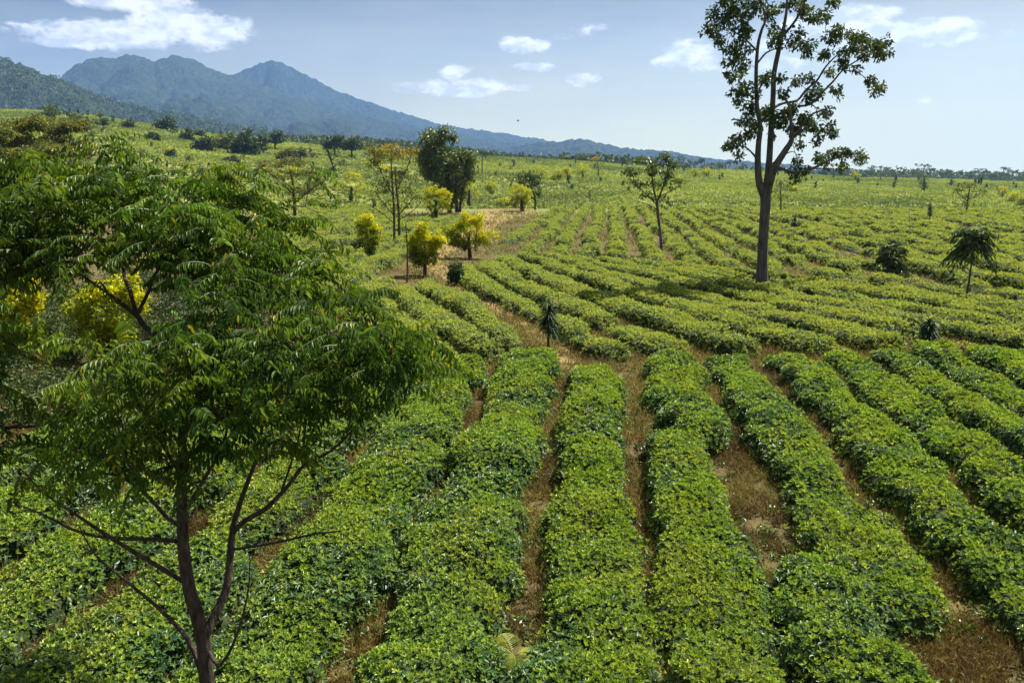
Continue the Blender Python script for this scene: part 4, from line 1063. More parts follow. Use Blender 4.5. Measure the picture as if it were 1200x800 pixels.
def make_mid_trees():
    G = 'yellow leaved trees along the track'
    yellow('round yellow topped tree standing over the bare patch at the tea edge', (551, 303), (549, 274, 24, 22), 95, 1)
    yellow('upright yellow tree on the dry track beside the thin bare stake', (498, 323), (498, 288, 19, 23), 85, 2, extra=[(484, 290, 7, 8, 8)])
    yellow('leaning narrow yellow tree left of the two slim trunks', (432, 306), (432, 272, 11, 17), 40, 3, trunk=[(433, 306, 3), (432, 290, 3), (430, 270, 2)], extra=[(424, 259, 9, 7, 14), (442, 283, 6, 8, 8), (433, 296, 7, 8, 9)])
    yellow('yellow tree with a dark trunk in front of the tall dark green tree', (511, 263), (511, 235, 17, 19), 75, 4)
    yellow('yellow tree at the right foot of the tall dark green tree', (549, 244), (550, 223, 12, 13), 45, 5, R=.34, L=.2)
    yellow('bright yellow tree beside the bare brown clearing, right of the dark tree', (612, 248), (611, 230, 12, 13), 52, 6, R=.32, L=.2, hi=1.0)
    yellow('broad yellow tree above the far end of the pale tea, left of the slim trunks', (411, 238), (412, 218, 17, 17), 70, 7, R=.34, L=.21, extra=[(425, 213, 6, 6, 8)])
    # small ones on the slope beyond
    far = [(575, 229, 575, 219, 7, 7, 'small yellow bush between the dark tree and the bare clearing'),
           (634, 211, 634, 202, 8, 7, 'yellow bush leftmost of the small row on the far slope'),
           (653, 213, 654, 204, 6, 6, 'round yellow bush second in the row on the far slope'),
           (665, 213, 665, 202, 5, 7, 'yellow bush with a dark stem, third in the row on the far slope'),
           (683, 210, 683, 199, 7, 7, 'yellow bush below the slim orange topped tree'),
           (650, 213, 649, 209, 10, 3, 'low spreading yellow shrub in front of the far slope row'),
           (815, 208, 815, 202, 5, 5, 'left of two round yellow bushes on the ridge beside the tall trunk'),
           (828, 208, 828, 202, 5, 5, 'right of two round yellow bushes on the ridge beside the tall trunk'),
           (1003, 212, 1002, 205, 6, 5, 'pale yellow bush below the drooping low bough of the tall tree'),
           (1175, 232, 1175, 224, 7, 6, 'upper of three yellow bushes at the right edge'),
           (1188, 238, 1188, 231, 8, 7, 'middle of three yellow bushes at the right edge'),
           (1199, 242, 1199, 235, 8, 7, 'lowest of three yellow bushes at the right edge'),
           (930, 226, 930, 222, 4, 3, 'tiny yellow bush between the stems and the mid slope'),
           (597, 243, 592, 237, 11, 5, 'low yellow green shrub left of the bright yellow tree')]
    for i, (bx, by, cx, cy, rx, ry, lab) in enumerate(far):
        yellow(lab, (bx, by), (cx, cy, rx, ry), 34, 40 + i, trunk=[(bx, by, 2), (cx, cy, 1)], R=.55, L=.42, per=9, name='yellow_bush', group='yellow bushes on the far slopes')
    # yellow bushes seen through the foreground crown
    yellow('yellow bush glowing through the gap in the foreground crown', (128, 425), (125, 365, 42, 42), 150, 60, R=.17, L=.10, group=None, name='yellow_bush', lo=.45, hi=.8, per=22, extra=[(158, 345, 16, 28, 30)])
    yellow('yellow bush at the left edge behind the dark foreground leaves', (15, 430), (18, 360, 32, 44), 120, 61, R=.17, L=.10, group=None, name='yellow_bush', lo=.4, hi=.85, per=22)
    gtree('grey_bush', 'grey green bush in the shade behind the yellow bush', (212, 402), [[(212, 402, 5), (212, 350, 3)]],
          [(212, 350, 38, 32, 120)], BARK, GREYLEAF, n=16, L=.13, R=.22, W=.35, seed=62, cat='bush')
    # two slim trunks with an orange flushed top
    gtree('slim_tree', 'slim twin trunked tree with sparse leaves and an orange yellow top', (462, 291),
          [[(462, 292, 3.02), (462, 262, 2.74), (461, 235, 2.45), (459, 205, 1.73), (458, 180, 0.86)], [(468, 276, 2.88), (467, 245, 2.59), (464, 215, 1.87), (463, 195, 1.15)],
           [(462, 252, 1.44), (450, 240, 1.15), (440, 225, 0.72)], [(467, 252, 1.44), (478, 240, 1.15), (488, 228, 0.72)], [(462, 262, 1.15), (448, 250, 0.86), (432, 240, 0.58)], [(467, 258, 1.15), (480, 250, 0.86), (492, 240, 0.58)],
           [(461, 230, 1.30), (448, 205, 1.01), (440, 185, 0.58)], [(464, 225, 1.30), (476, 200, 1.01), (482, 180, 0.58)]],
          [(450, 178, 24, 9, 30), (475, 180, 14, 9, 14), (440, 190, 14, 5, 9), (460, 205, 24, 10, 14), (448, 224, 20, 12, 9), (478, 224, 18, 14, 9), (466, 240, 28, 14, 7)],
          BARK, MIMOSA, n=26, L=.19, R=.46, flat=.5, W=.45, seed=11, tone=lambda T, px, py, rng: np.clip(.92 - (py - 168) / 55, .35, 1) + rng.normal(size=len(T)) * .12, tip=.010)
    # the big dark tree by the clearing
    gtree('dark_tree', 'tall dense dark green tree at the far end of the track, two crown lobes', (524, 250),
          [[(527, 251, 5), (526, 225, 5), (522, 195, 4), (512, 168, 2)], [(536, 249, 4), (534, 225, 4), (536, 200, 3), (540, 185, 2)], [(539, 249, 3), (541, 228, 3), (548, 205, 2)]],
          [(508, 163, 16, 12, 70), (502, 178, 14, 10, 50), (520, 158, 8, 9, 24), (531, 160, 6, 6, 16), (525, 185, 24, 14, 110), (540, 190, 16, 14, 80), (505, 198, 14, 12, 60), (545, 205, 11, 13, 60), (525, 212, 20, 15, 90), (536, 228, 14, 9, 40), (515, 225, 12, 9, 34), (548, 190, 12, 14, 50), (497, 188, 10, 10, 34), (527, 200, 30, 22, 120), (524, 238, 14, 6, 24)],
          BARK_DARK, TREELEAF, n=15, L=.36, R=.62, seed=12, tip=.02, tone=lambda T, px, py, rng: .48 + rng.random(len(T)) * .5)
    gtree('dark_tree', 'small dark spreading tree behind the bright yellow tree', (621, 246),
          [[(627, 247, 2.2), (627, 232, 2), (622, 218, 1.4)], [(627, 235, 1.5), (612, 220, 1)]],
          [(611, 208, 9, 6, 18), (625, 207, 9, 5, 18), (617, 214, 12, 6, 20), (629, 216, 6, 5, 10), (632, 226, 4, 8, 8)], BARK_DARK, TREELEAF, n=11, L=.36, R=.55, seed=13, tip=.015,
          tone=lambda T, px, py, rng: .25 + rng.random(len(T)) * .3)
    # flat topped tree behind the foreground crown
    gtree('flat_topped_tree', 'flat topped feathery tree with yellowish leaves behind the foreground crown', (346, 262),
          [[(346, 264, 4), (345, 240, 3.5), (343, 215, 2.5), (340, 200, 1.5)], [(345, 238, 2), (365, 222, 1.5), (380, 212, 1)], [(344, 228, 2), (325, 210, 1.5), (312, 200, 1)]],
          [(320, 192, 22, 4, 30), (345, 190, 20, 5, 28), (362, 202, 22, 5, 28), (335, 205, 26, 5, 26), (372, 218, 18, 6, 22), (350, 222, 24, 7, 24), (366, 236, 20, 8, 14)],
          BARK, MIMOSA, n=24, L=.2, R=.5, flat=.4, W=.45, seed=14, tip=.010)
    # mass of feathery trees at the upper left
    for i, (bx, by, cx, cy, rx, ry, k, lab) in enumerate([
            (30, 262, 28, 168, 36, 38, 150, 'feathery yellow green tree at the left edge above the foreground crown'),
            (82, 258, 80, 166, 32, 32, 130, 'feathery tree right of the one at the left edge, dark trunk showing'),
            (-22, 268, -14, 182, 36, 42, 120, 'feathery tree cut off by the left edge'),
            (58, 278, 54, 192, 44, 26, 120, 'lower feathery tree with rusty leaves in front of its neighbours')]):
        gtree('feathery_tree', lab, (bx, by), [[(bx, by, 4), (bx + 1, by - 40, 3.2), (cx, cy, 1.8)], [(bx, by - 38, 2.2), (cx - rx * .6, cy + 5, 1)], [(bx, by - 42, 2.2), (cx + rx * .6, cy + 2, 1)]],
              [(cx - rx * .4, cy - ry * .45, rx * .5, ry * .2, k // 5), (cx + rx * .3, cy - ry * .6, rx * .5, ry * .2, k // 5), (cx, cy, rx * .95, ry * .25, k // 4), (cx - rx * .3, cy + ry * .45, rx * .7, ry * .25, k // 5), (cx + rx * .4, cy + ry * .4, rx * .6, ry * .25, k // 5)],
              BARK, MIMOSA, n=44, L=.36, R=.85, flat=.45, W=.45, seed=20 + i, tip=.014, group='feathery trees at the upper left',
              tone=lambda T, px, py, rng: .2 + rng.random(len(T)) * .55)
    gtree('flat_topped_tree', 'small dark flat topped tree rising above the feathery trees at the upper left', (64, 146), [[(64, 148, 2), (64, 132, 1.4)]],
          [(61, 126, 9, 3, 12), (68, 131, 12, 3, 14), (56, 134, 8, 3, 8)], BARK_DARK, TREELEAF, n=9, L=1.2, R=1.6, flat=.4, seed=31, tip=.03)
    gtree('flat_topped_tree', 'dark layered tree in front of the pale slope at the upper left', (88, 152), [[(88, 158, 2), (87, 140, 1.4)]],
          [(86, 136, 9, 4, 12), (92, 144, 8, 4, 12), (60, 142, 8, 4, 10)], BARK_DARK, TREELEAF, n=9, L=1.0, R=1.4, flat=.5, seed=32, tip=.03)
    # Y forked tree in the middle of the pale tea
    gtree('forked_tree', 'slender forked tree with a flat loose crown in the middle of the pale tea', (775, 298),
          [[(775.5, 299, 4), (774, 275, 3.4), (771, 250, 3.2), (770, 236, 3)], [(770, 238, 2.4), (766, 222, 2), (764, 208, 1.5), (757, 192, .8)], [(770, 236, 2.4), (776, 222, 2), (781, 204, 1.5), (784, 188, .8)],
           [(770, 240, 1.6), (755, 226, 1.2), (742, 212, .8)], [(773, 230, 1.4), (786, 224, 1), (796, 218, .7)], [(771, 246, 1.4), (760, 240, 1), (748, 236, .7)]],
          [(754, 188, 10, 5, 16), (779, 184, 9, 5, 16), (790, 192, 8, 5, 14), (741, 202, 10, 6, 14), (765, 200, 14, 6, 16), (783, 206, 10, 6, 11), (745, 215, 12, 5, 12), (770, 216, 14, 6, 12), (792, 216, 8, 5, 8), (758, 230, 14, 6, 8), (784, 236, 12, 8, 7), (800, 238, 9, 7, 3), (770, 192, 8, 5, 8)],
          BARK_GREY, TREELEAF, n=12, L=.20, R=.33, seed=15, tip=.008, flat=.5, tone=lambda T, px, py, rng: .35 + rng.random(len(T)) * .5)
    # thin trees on the right
    gtree('thin_tree', 'thin young tree with pale sparse leaves just right of the tall trunk', (915, 251), [[(915, 252, 2.2), (915, 232, 1.8), (914, 215, 1)]],
          [(914, 214, 6, 4, 10), (922, 220, 9, 4, 12), (908, 224, 8, 3, 8), (918, 230, 10, 3, 8)], BARK_GREY, MIMOSA, n=10, L=.25, R=.5, flat=.5, seed=16, tip=.012)
    gtree('thin_tree', 'airy pale feathery tree on the right beyond the round shrub', (1136, 252), [[(1132, 254, 2.2), (1134, 235, 1.8), (1137, 218, 1)], [(1134, 236, 1.2), (1122, 226, .8)], [(1134, 234, 1.2), (1150, 226, .8)]],
          [(1135, 217, 14, 3, 16), (1122, 224, 12, 3, 12), (1150, 224, 12, 3, 12), (1138, 230, 18, 3, 14), (1128, 238, 14, 4, 9)], BARK_GREY, MIMOSA, n=10, L=.26, R=.55, flat=.35, seed=17, tip=.012,
          tone=lambda T, px, py, rng: .15 + rng.random(len(T)) * .4)
    gtree('dark_shrub', 'dark upright shrub on the right of the far slope', (1083, 225), [[(1083, 226, 2), (1083, 206, 1)]],
          [(1083, 216, 6, 9, 40)], BARK_DARK, TREELEAF, n=10, L=.5, R=.7, seed=18, cat='shrub', tip=.02, tone=lambda T, px, py, rng: .1 + rng.random(len(T)) * .3)
    gtree('dark_shrub', 'small dark round shrub right of the upright one on the far slope', (1115, 219), [[(1115, 219, 2), (1115, 214, 1)]],
          [(1115, 214, 4, 4, 18)], BARK_DARK, TREELEAF, n=10, L=.6, R=.8, seed=19, cat='shrub', tip=.02, tone=lambda T, px, py, rng: .1 + rng.random(len(T)) * .3)
    gtree('flat_topped_tree', 'small flat topped tree on a bare stem on the slope right of the dark tree', (565, 204), [[(565, 206, 1.6), (565, 190, 1.2), (565, 180, .8)]],
          [(565, 178, 10, 3.5, 26), (570, 181, 7, 2.5, 10)], BARK_GREY, TREELEAF, n=9, L=.6, R=.9, flat=.5, seed=33, tip=.02)
    gtree('slim_tree', 'slim tree with an orange top on the far slope right of the small yellow row', (701, 209), [[(701, 210, 1.5), (701, 196, 1.1), (699, 187, .7)]],
          [(698, 186, 6, 2.5, 14), (700, 194, 7, 4, 12)], BARK, MIMOSA, n=9, L=.5, R=.8, flat=.5, seed=34, tip=.02, tone=lambda T, px, py, rng: np.where(py < 190, .95, .5))

def strap_rosette(mb, c, n, length, width, rng, droop=.9, up=.9, tone=.4, lean=None):
    for _ in range(n):
        a = rng.random() * 2 * PI; el = rng.uniform(-.25, up)
        d = np.array([math.cos(a) * math.cos(el), math.sin(a) * math.cos(el), math.sin(el)])
        L = length * rng.uniform(.7, 1.15); k = 6
        s = np.linspace(0, 1, k)[:, None]
        P = c + d * L * s + np.array([0, 0, -1]) * droop * L * s ** 2 * (.6 + .4 * math.cos(el))
        side = nrm(np.cross(d, [0, 0, 1.0]))
        w = (width * np.array([.5, .95, 1.0, .85, .5, .04]) / 2)[:, None]
        upn = np.cross(side, d)
        V = np.concatenate([P - side * w + upn * w * .35, P, P + side * w + upn * w * .35])
        i = np.arange(k - 1)[:, None]
        Q = np.concatenate([i + [0, 1, k + 1, k], i + [k, k + 1, 2 * k + 1, 2 * k]])
        mb.add(V, Q, tone=np.clip(tone + rng.normal() * .2, 0, 1))

def strap_plant(name, label, base_px, top_px, width_px, stems, n, seed, leafL=None, wid=.05, trunk_to=.35, droop=.9, leafm=None, cat='plant', group=None):
    rng = np.random.default_rng(seed)
    b = ground_hit(*base_px); Y = b[1]
    top = at_y(*top_px, Y); H = top[2] - b[2]; s = Y / F_PX
    root = thing(name, label, cat, b, group)
    mt, ml = MB(), MB()
    wm = width_px * s
    L = leafL or wm * .55
    for k in range(stems):
        off = rng.normal(size=2) * wm * .10
        h = (H - L * .45) * rng.uniform(.82, 1.0)
        P = np.array([[b[0] + off[0] * .2, b[1] + off[1] * .2, b[2] - .05], [b[0] + off[0] * .6, b[1] + off[1] * .6, b[2] + h * .5], [b[0] + off[0], b[1] + off[1], b[2] + h]])
        S = smooth_line(P, .1)
        tube(mt, S, np.linspace(.035, .018, len(S)), 6)
        for f in np.linspace(trunk_to, 1, 7):
            c = S[min(len(S) - 1, int(f * (len(S) - 1)))]
            strap_rosette(ml, c, n, L * (1.0 - .25 * f), wid, rng, droop=droop * (1.1 - .5 * f), up=.2 + .95 * f)
    mt.build('stem', [BARK], root, b, smooth=True); ml.build('leaves', [leafm or STRAP], root, b)
    return root

def make_plants():
    strap_plant('dracaena', 'dark strap leaved dracaena standing alone on the path junction', (642, 412), (642, 346), 36, 3, 17, 1, leafL=.46, wid=.052, trunk_to=.60)
    strap_plant('dracaena', 'dark dracaena clump in the tea at the far right', (1086, 405), (1088, 368), 28, 4, 12, 2, leafL=.5, wid=.06, trunk_to=.15)
    strap_plant('dracaena', 'thin pale dracaena shoot left of the dark clump on the right', (1041, 407), (1041, 377), 14, 1, 8, 3, leafL=.28, wid=.04, trunk_to=.2)
    gtree('dark_shrub', 'dark bushy shrub at the tea edge beside the track, below the round yellow tree', (535, 334), [[(535, 335, 3), (535, 315, 1.5)]],
          [(535, 318, 7, 10, 40), (530, 324, 6, 6, 18), (540, 324, 6, 6, 18)], BARK_DARK, TREELEAF, n=14, L=.16, R=.2, seed=44, cat='shrub', tone=lambda T, px, py, rng: rng.random(len(T)) * .4)
    strap_plant('dracaena', 'dark dracaena on a thin stem in front of the airy pale tree', (1089, 262), (1089, 236), 8, 2, 10, 5, leafL=.5, wid=.10, trunk_to=.55)
    strap_plant('dracaena', 'dark slim dracaena post on the slope behind the pale tea crest', (691, 238), (691, 220), 5, 2, 10, 6, leafL=.5, wid=.14, trunk_to=.45)
    strap_plant('dracaena', 'dark dracaena stump left of the slim twin trunked tree', (439, 247), (439, 232), 7, 2, 9, 7, leafL=.55, wid=.16, trunk_to=.3)
    strap_plant('dracaena', 'small dark dracaena in the pale tea right of the thin young tree', (931, 268), (931, 248), 9, 2, 10, 8, leafL=.5, wid=.12, trunk_to=.3)
    # umbrella sapling and round shrub: drooping compound leaves
    for (name, lab, bp, tp, wpx, zlo, cnt, droop, seed, cat) in [
            ('umbrella_sapling', 'young tree like a drooping umbrella on a thin stem, right side', (1132, 352), (1133, 264), 60, .74, 66, .9, 3, 'sapling'),
            ('round_shrub', 'rounded dark shrub of drooping fronds in the tea, left of the umbrella sapling', (1042, 330), (1042, 289), 44, .22, 70, .7, 4, 'shrub')]:
        rng = np.random.default_rng(seed)
        b = ground_hit(*bp); Y = b[1]; H = at_y(*tp, Y)[2] - b[2]; W = wpx * Y / F_PX / 2
        root = thing(name, lab, cat, b)
        mt, ml = MB(), MB()
        S = smooth_line([[b[0], b[1], b[2] - .05], [b[0] + .05, b[1], b[2] + H * .5], [b[0], b[1], b[2] + H * .93]], .12)
        tube(mt, S, np.linspace(.05, .02, len(S)), 7)
        for k in range(cnt):
            f = zlo + (1 - zlo) * rng.random() ** .7
            c = S[min(len(S) - 1, int(f * (len(S) - 1)))]
            a = rng.random() * 2 * PI; el = (f - zlo) / (1 - zlo) * 1.0 - .1 + rng.normal() * .15
            d = np.array([math.cos(a) * math.cos(el), math.sin(a) * math.cos(el), math.sin(el)])
            L = W * 1.0 * rng.uniform(.75, 1.1); s = np.linspace(0, 1, 8)[:, None]
            P = c + d * L * s + np.array([0, 0, -1]) * L * droop * s ** 2 * (.45 + .55 * math.cos(el))
            tube(mt, P, np.linspace(.012, .004, 8), 4, cap=False)
            kk = 26; t = rng.uniform(.2, 1, kk); i0 = np.minimum((t * 7).astype(int), 6); p = P[i0] + (P[i0 + 1] - P[i0]) * (t * 7 - i0)[:, None]
            tg = nrm(P[i0 + 1] - P[i0]); sd = nrm(np.cross(tg, [0, 0, 1.0])) * rng.choice([-1, 1], kk)[:, None]
            dd = nrm(sd * .8 + tg * .7 + [0, 0, -.35] + rdir(rng, kk) * .2)
            Ls = .24 * (.7 + .6 * rng.random(kk))
            leaves(ml, p, dd, np.array([0, 0, 1.0]) + rdir(rng, kk) * .3, Ls, Ls * .26, np.clip(.18 + rng.normal(size=kk) * .2 + (.35 if f > .93 else 0), 0, 1), detail=True)
        mt.build('stem', [BARK], root, b, smooth=True); ml.build('leaves', [TREELEAF], root, b)
    # fern on the near path
    rng = np.random.default_rng(8); b = ground_hit(602, 780); b = np.array([b[0], b[1], float(terrain(b[0], b[1]))])
    root = thing('fern', 'pale fern fronds on the path at the bottom of the frame', 'fern', b); ml = MB()
    for k in range(9):
        a = rng.random() * 2 * PI; L = rng.uniform(.42, .66)
        d = np.array([math.cos(a), math.sin(a), .95]); d = nrm(d); s = np.linspace(0, 1, 10)[:, None]
        P = b + np.array([.0, 0, .12]) + d * L * s + np.array([0, 0, -1]) * L * .75 * s ** 2
        tube(ml, P, np.linspace(.006, .002, 10), 4, cap=False, tone=.6)
        t = np.repeat(np.linspace(.12, .98, 22), 2); sg = np.tile([1, -1], 22); i0 = np.minimum((t * 9).astype(int), 8)
        p = P[i0] + (P[i0 + 1] - P[i0]) * (t * 9 - i0)[:, None]; tg = nrm(P[i0 + 1] - P[i0]); sd = nrm(np.cross(tg, [0, 0, 1.]))
        dd = nrm(sd * sg[:, None] + tg * .45 + [0, 0, -.12]); Ls = L * .30 * np.sin(np.clip(1.02 - t, 0, 1) ** .8 * PI * .62 + .1)
        leaves(ml, p, dd, np.array([0, 0, 1.]) + tg * .3, Ls, np.maximum(Ls * .24, .012), np.clip(.5 + rng.normal(size=len(p)) * .2, 0, 1), detail=True)
    ml.build('fronds', [FERN], root, b)
    # thin bare stakes
    for (x, y0, y1, lab, w) in [(477, 331, 262, 'thin bare stake on the track left of the upright yellow tree', 2.6), (564, 358, 330, 'short thin stick beside the track below the dark bushy plant', 1.5)]:
        b = ground_hit(x, y0); Y = b[1]; t = at_y(x - 1.5, y1, Y); s = Y / F_PX
        root = MB(); P = smooth_line([b - [0, 0, .1], (b + t) / 2 + [.05, 0, 0], t], .2); tube(root, P, np.linspace(w * s / 2, w * s / 4, len(P)), 6)
        tube(root, smooth_line([P[int(len(P) * .6)], P[int(len(P) * .6)] + np.array([.12, .05, .22])], .1), [.012, .006, .004][:len(smooth_line([P[0], P[0] + np.array([.12, .05, .22])], .1))], 4)
        o = root.build('bare_stake', [BARK], None, b, smooth=True); o.location = [float(v) for v in b]; tag(o, lab, 'stake')
    # charred leaning snag
    b = ground_hit(392, 203); Y = b[1]; s = Y / F_PX
    root = thing('dead_tree', 'charred leaning dead tree with a few stubs on the slope left of the yellow tops', 'dead tree', b); mb = MB()
    tube(mb, smooth_line([at_y(392.5, 204, Y), at_y(391, 196, Y), at_y(388, 188, Y), at_y(385, 180, Y), at_y(384, 175, Y)], .3), 1.0 * s, 7)
    for (x0, y0, x1, y1) in [(386, 183, 392, 174), (388, 188, 396, 180), (385, 180, 380, 174)]:
        tube(mb, [at_y(x0, y0, Y), at_y((x0 + x1) / 2, (y0 + y1) / 2, Y + .3), at_y(x1, y1, Y + .5)], [.5 * s, .4 * s, .2 * s], 5)
    mb.build('trunk', [CHAR], root, b, smooth=True)
    rng = np.random.default_rng(3); ml = MB(); clump(ml, np.array([at_y(394, 200, Y), at_y(390, 199, Y), at_y(385, 178, Y), at_y(396, 179, Y), at_y(392, 173, Y), at_y(388, 187, Y), at_y(391, 195, Y), at_y(386, 182, Y)]), .75, 16, .7, rng, .1)
    ml.build('leaves', [TREELEAF], root, b)
    # bird
    bp = at_y(607, 142, 140); mb = MB()
    ring = smooth_line([bp + [-.22, 0, 0], bp + [-.05, 0, .02], bp + [.12, 0, .03], bp + [.24, 0, .02]], .05)
    tube(mb, ring, .07 * np.sin(np.linspace(.25, PI - .2, len(ring))), 8)
    for sg in (1, -1):
        w = np.array([[0.10, .04 * sg, .03], [-.10, .04 * sg, .03], [-.06, .32 * sg, .22], [.08, .30 * sg, .22], [-.10, .62 * sg, .16], [-.02, .60 * sg, .17]]) + bp
        mb.add(np.concatenate([w, w - [0, 0, .015]]), [[0, 1, 2, 3], [3, 2, 4, 5], [6, 9, 8, 7], [9, 11, 10, 8]])
    mb.add(np.array([[-.20, -.02, .0], [-.20, .02, 0], [-.36, .07, .0], [-.36, -.07, 0]]) + bp, [[0, 1, 2, 3]])
    o = mb.build('bird', [CHAR], None, bp, smooth=True); o.location = [float(v) for v in bp]; tag(o, 'tiny dark bird gliding in the pale sky above the low ridge', 'bird')

def make_far_trees():
    rng = np.random.default_rng(51)
    # individual trees on the mid hill at left
    hill = [(192, 152, 9, 8, 'bushy tree on the hilltop right of the pale slope at the upper left'), (219, 160, 7, 8, 'round dark tree on the hill, second from the bare hilltop tree'),
            (238, 171, 11, 9, 'dark rounded tree lower on the hill, alone before the big hill clump'), (262, 166, 13, 11, 'pale tree at the left of the big hill clump'),
            (287, 170, 13, 15, 'tallest dark tree of the big hill clump'), (304, 167, 8, 11, 'dark tree at the right of the big hill clump'), (196, 139, 7, 6, 'round tree on the hill crest against the mountain'),
            (233, 154, 6, 4, 'low dark tree on the hill crest between the clump and the round tree'), (176, 166, 6, 5, 'small bush on the hill left of the lone rounded tree'), (184, 167, 4, 5, 'small dark bush on the hill just left of the lone rounded tree'),
            (150, 158, 6, 5, 'small round bush on the bare slope at the left, right of the layered tree'), (118, 160, 7, 5, 'dark low bush on the slope just right of the dark layered tree'), (322, 158, 9, 8, 'dark tree behind the right end of the big hill clump'), (270, 181, 7, 4, 'low dark bush on the slope below the big hill clump'), (412, 166, 9, 7, 'round dark tree on the skyline between the dead tree and the slim twin tree'), (392, 164, 10, 8, 'dark skyline tree just left of the round skyline one'),
            (336, 176, 9, 6, 'flat airy tree on the slope below the big hill clump'), (352, 175, 7, 6, 'small airy tree on the slope right of the flat airy one'), (199, 181, 6, 5, 'small grey bush on the pale slope below the lone rounded tree')]
    for i, (x, y, rx, ry, lab) in enumerate(hill):
        g = 170 if y > 170 else None
        Yd = float(np.interp(y, [139, 152, 160, 171, 181], [425, 395, 350, 300, 260]))
        s = Yd / F_PX; rx = rx * 1.3
        b = at_y(x, y, Yd); b[2] = float(terrain(b[0], b[1])); _, pyb, _ = project(b); dyp = float(pyb) - y
        dyp = min(dyp, 9)
        y0 = y; y = y + dyp
        airy = 'airy' in lab or 'pale tree' in lab
        gtree('hill_tree', lab, (x, y), [[(x, y, 2.0), (x, y - ry * .3, 1.4), (x + 1, y - ry, .8)]],
              [(x, y - ry * .3, rx * .9, ry * .3, 16), (x - rx * .6, y - ry * .25, rx * .4, ry * .28, 8), (x + rx * .6, y - ry * .25, rx * .4, ry * .28, 8), (x - rx * .45, y - ry * .9, rx * .55, ry * .5, 14), (x + rx * .4, y - ry * 1.1, rx * .6, ry * .55, 16), (x, y - ry * .6, rx * .8, ry * .45, 14), (x + rx * .2, y - ry * 1.4, rx * .5, ry * .4, 8), (x - rx * .3, y - ry * .35, rx * .6, ry * .3, 10), (x + rx * .35, y - ry * .4, rx * .5, ry * .3, 9)],
              BARK_DARK, FOREST if not airy else MIMOSA, n=8 if not airy else 5, L=rx * s * .30, R=rx * s * .28, seed=500 + i, Y=Yd, tip=.03, group='trees on the left hill', flat=.6,
              tone=lambda T, px, py, rng: .1 + rng.random(len(T)) * .6)
    # airy trees along the right horizon
    GR = 'airy trees along the right horizon'
    labs = {}
    xs = [738, 752, 765, 781, 797, 812, 826, 838, 851, 866, 950, 963, 975, 990, 1020, 1034, 1047, 1060, 1078, 1083, 1094, 1106, 1118, 1147, 1154, 1166, 1177, 1199]
    for i, x in enumerate(xs):
        left = x < 930
        top = (float(np.interp(x, [738, 781, 866], [184, 178, 190])) if left else float(np.interp(x, [950, 1040, 1094, 1118, 1150, 1177, 1199], [196, 193, 190, 196, 197, 195, 200]))) + rng.uniform(-2, 5)
        Yd = rng.uniform(620, 860)
        b = at_y(x, 210, Yd); b[2] = float(terrain(b[0], b[1])); _, pyb, _ = project(b); pyb = float(pyb)
        H = pyb - top; s = Yd / F_PX
        rx = rng.uniform(7, 11)
        cl = []
        for k in range(5):
            cl.append((x + rng.uniform(-1, 1) * rx * .7, top + 2 + H * rng.uniform(0, .5), rx * rng.uniform(.4, .7), 1.6, 6))
        gtree('horizon_tree', 'thin flat crowned tree among the hazy row on the left part of the right horizon' if left else 'airy flat crowned tree in the row along the right horizon', (x, pyb),
              [[(x, pyb, 1.6), (x + rng.uniform(-1, 1), (pyb + top) / 2, 1.1), (x + rng.uniform(-2, 2), top + 3, .6)], [(x, (pyb + top) / 2, .9), (x + rx * .6, top + H * .25, .5)], [(x, (pyb + top) / 2 + 2, .9), (x - rx * .6, top + H * .3, .5)]],
              cl, BARK_GREY, FOREST, n=9, L=1.5, R=1.7, flat=.4, seed=600 + i, Y=Yd, tip=.05, group=GR + (' left part' if left else ''), W=.5, tone=lambda T, px, py, rng: .15 + rng.random(len(T)) * .5)
    # saplings dotted over the far slopes: one small upright bush each
    proto = []
    for k in range(4):
        mb = MB(); c = np.array([[0, 0, .5], [0, 0, .9], [.1, 0, 1.3], [-.05, .05, 1.7], [.05, -.05, 2.0]])[:5 - k % 2]
        clump(mb, c, .38, 14, .5, np.random.default_rng(k), .2, droop=.5)
        tube(mb, [[0, 0, -.1], [0, 0, .7], [.03, 0, 1.5]], [.07, .06, .04], 5, m=1)
        o = mb.build('sapling', [STRAP, CHAR]); proto.append(o)
    spots = []
    while len(spots) < 95:
        px = rng.uniform(45, 1195); 
        lo = np.interp(px, PX_K, PY_K) + 2
        py = lo + (rng.random() ** 1.7) * (226 - lo)
        if 480 < px < 560 or 870 < px < 905: continue
        spots.append((px, py))
    spots += [(586, 196), (602, 197), (598, 200), (541, 185), (560, 199), (57, 135), (73, 134), (92, 135), (103, 136), (118, 140), (134, 137), (245, 196), (667, 178)]
    for i, (px, py) in enumerate(spots):
        b = ground_hit(px, py)
        if b[1] < 125: continue
        o = proto[i % 4]
        if i >= 4: o = o.copy(); COL.objects.link(o)
        o.location = [float(v) for v in b]; sc = rng.uniform(.6, 1.15) * (b[1] / 260) ** .5 * 1.15
        o.scale = (sc, sc, sc * rng.uniform(.75, 1.2)); o.rotation_euler = (0, 0, rng.uniform(0, 6.28))
        tag(o, 'tiny dark sapling dotted over the tea on the far slopes', 'sapling', 'dark saplings on the far slopes')
    # scrub bushes over the left slope, a few in yellow leaf
    proto = []
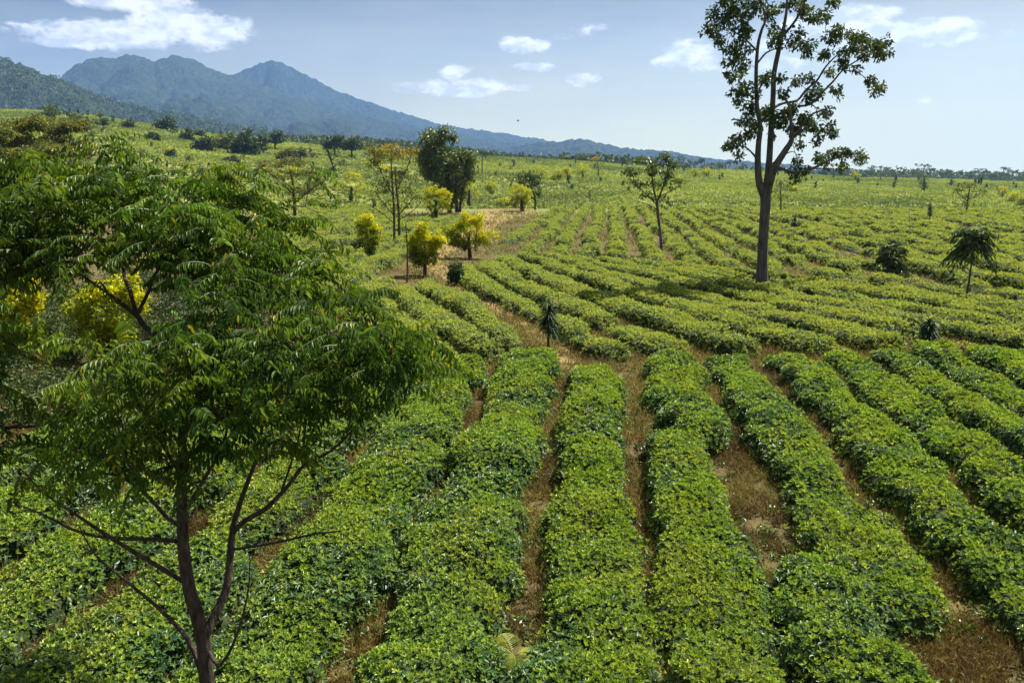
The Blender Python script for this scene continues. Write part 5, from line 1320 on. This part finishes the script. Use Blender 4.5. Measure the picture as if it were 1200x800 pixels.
    for k in range(6):
        mb = MB(); r2 = np.random.default_rng(70 + k)
        cc = r2.normal(size=(9, 3)) * [.75, .75, .4] + [0, 0, .95]
        clump(mb, cc, .55, 13, .5, r2, .45 if k < 4 else np.clip(.35 + cc[:, 2] * .4, 0, 1), droop=.1, flat=.8)
        for q in cc[:5]: tube(mb, [[0, 0, -.2], [q[0] * .4, q[1] * .4, q[2] * .5], list(q)], [.07, .05, .02], 5, m=1)
        proto.append(mb.build('scrub_bush' if k < 4 else 'yellow_bush', [[FOREST, MIMOSA, TREELEAF, MIMOSA, YELLOW, YELLOW][k], BARK_DARK]))
    used = set()
    for i in range(96):
        px = rng.uniform(60, 480); lo = float(np.interp(px, PX_K, PY_K)); py = lo + 4 + rng.random() ** 1.3 * (228 - lo)
        b = ground_hit(px, py)
        if b[1] < 125: continue
        k = int(rng.integers(0, 4)) if i % 5 else int(rng.integers(4, 6))
        o = proto[k]
        if k in used: o = o.copy(); COL.objects.link(o)
        used.add(k)
        o.location = [float(v) for v in b]; sc = rng.uniform(.55, 1.3) * (b[1] / 220) ** .6
        o.scale = (sc, sc * rng.uniform(.8, 1.2), sc * rng.uniform(.8, 1.25)); o.rotation_euler = (0, 0, rng.uniform(0, 6.28))
        if k < 4: tag(o, 'small rounded green scrub bush dotted over the left hillside', 'bush', 'green scrub on the left hillside')
        else: tag(o, 'small yellow leaved bush dotted over the left hillside', 'bush', 'yellow scrub on the left hillside')
    for k in range(6):
        if k not in used: bpy.data.objects.remove(proto[k])
    # wood at the back of the left hill and on the right
    n = 3200
    px = rng.uniform(240, 760, n); D = rng.uniform(520, 900, n)
    x = (px - CX) / F_PX * D * math.cos(PITCH)
    # their ground rises so that the wood shows above the hill crest in the photo
    hy = np.interp(px, [240, 320, 360, 420, 480, 540, 600, 660, 720, 760], [172, 160, 158, 160, 164, 172, 180, 186, 189, 192])
    top = HC + q_elev(hy + rng.uniform(-1, 10, n)) * D
    gz = terrain(x, D)
    Rr = rng.uniform(3.5, 6.5, n)
    c = np.column_stack([x, D, np.maximum(gz + 4, top - Rr)])
    mb = MB(); crowns(mb, c, Rr, 13, rng, 3.2, .9)
    px = rng.uniform(730, 1250, 900); D = rng.uniform(600, 900, 900); x = (px - CX) / F_PX * D * math.cos(PITCH)
    c2 = np.column_stack([x, D, terrain(x, D) + rng.uniform(1, 8, 900)])
    crowns(mb, c2, rng.uniform(2.5, 5, 900), 9, rng, 2.6, .6)
    tag(mb.build('distant_forest', [FOREST]), kind='stuff')
make_camera(); make_world(); make_light(); make_haze()
make_ground(); make_mountains(); make_track(); make_grass()
make_near(); make_middle(); make_upper(); make_far_field()
make_front_tree(); make_tall_tree(); make_mid_trees(); make_plants(); make_far_trees()
print('POLYS', sum(len(o.data.polygons) for o in bpy.data.objects if o.type == 'MESH'))
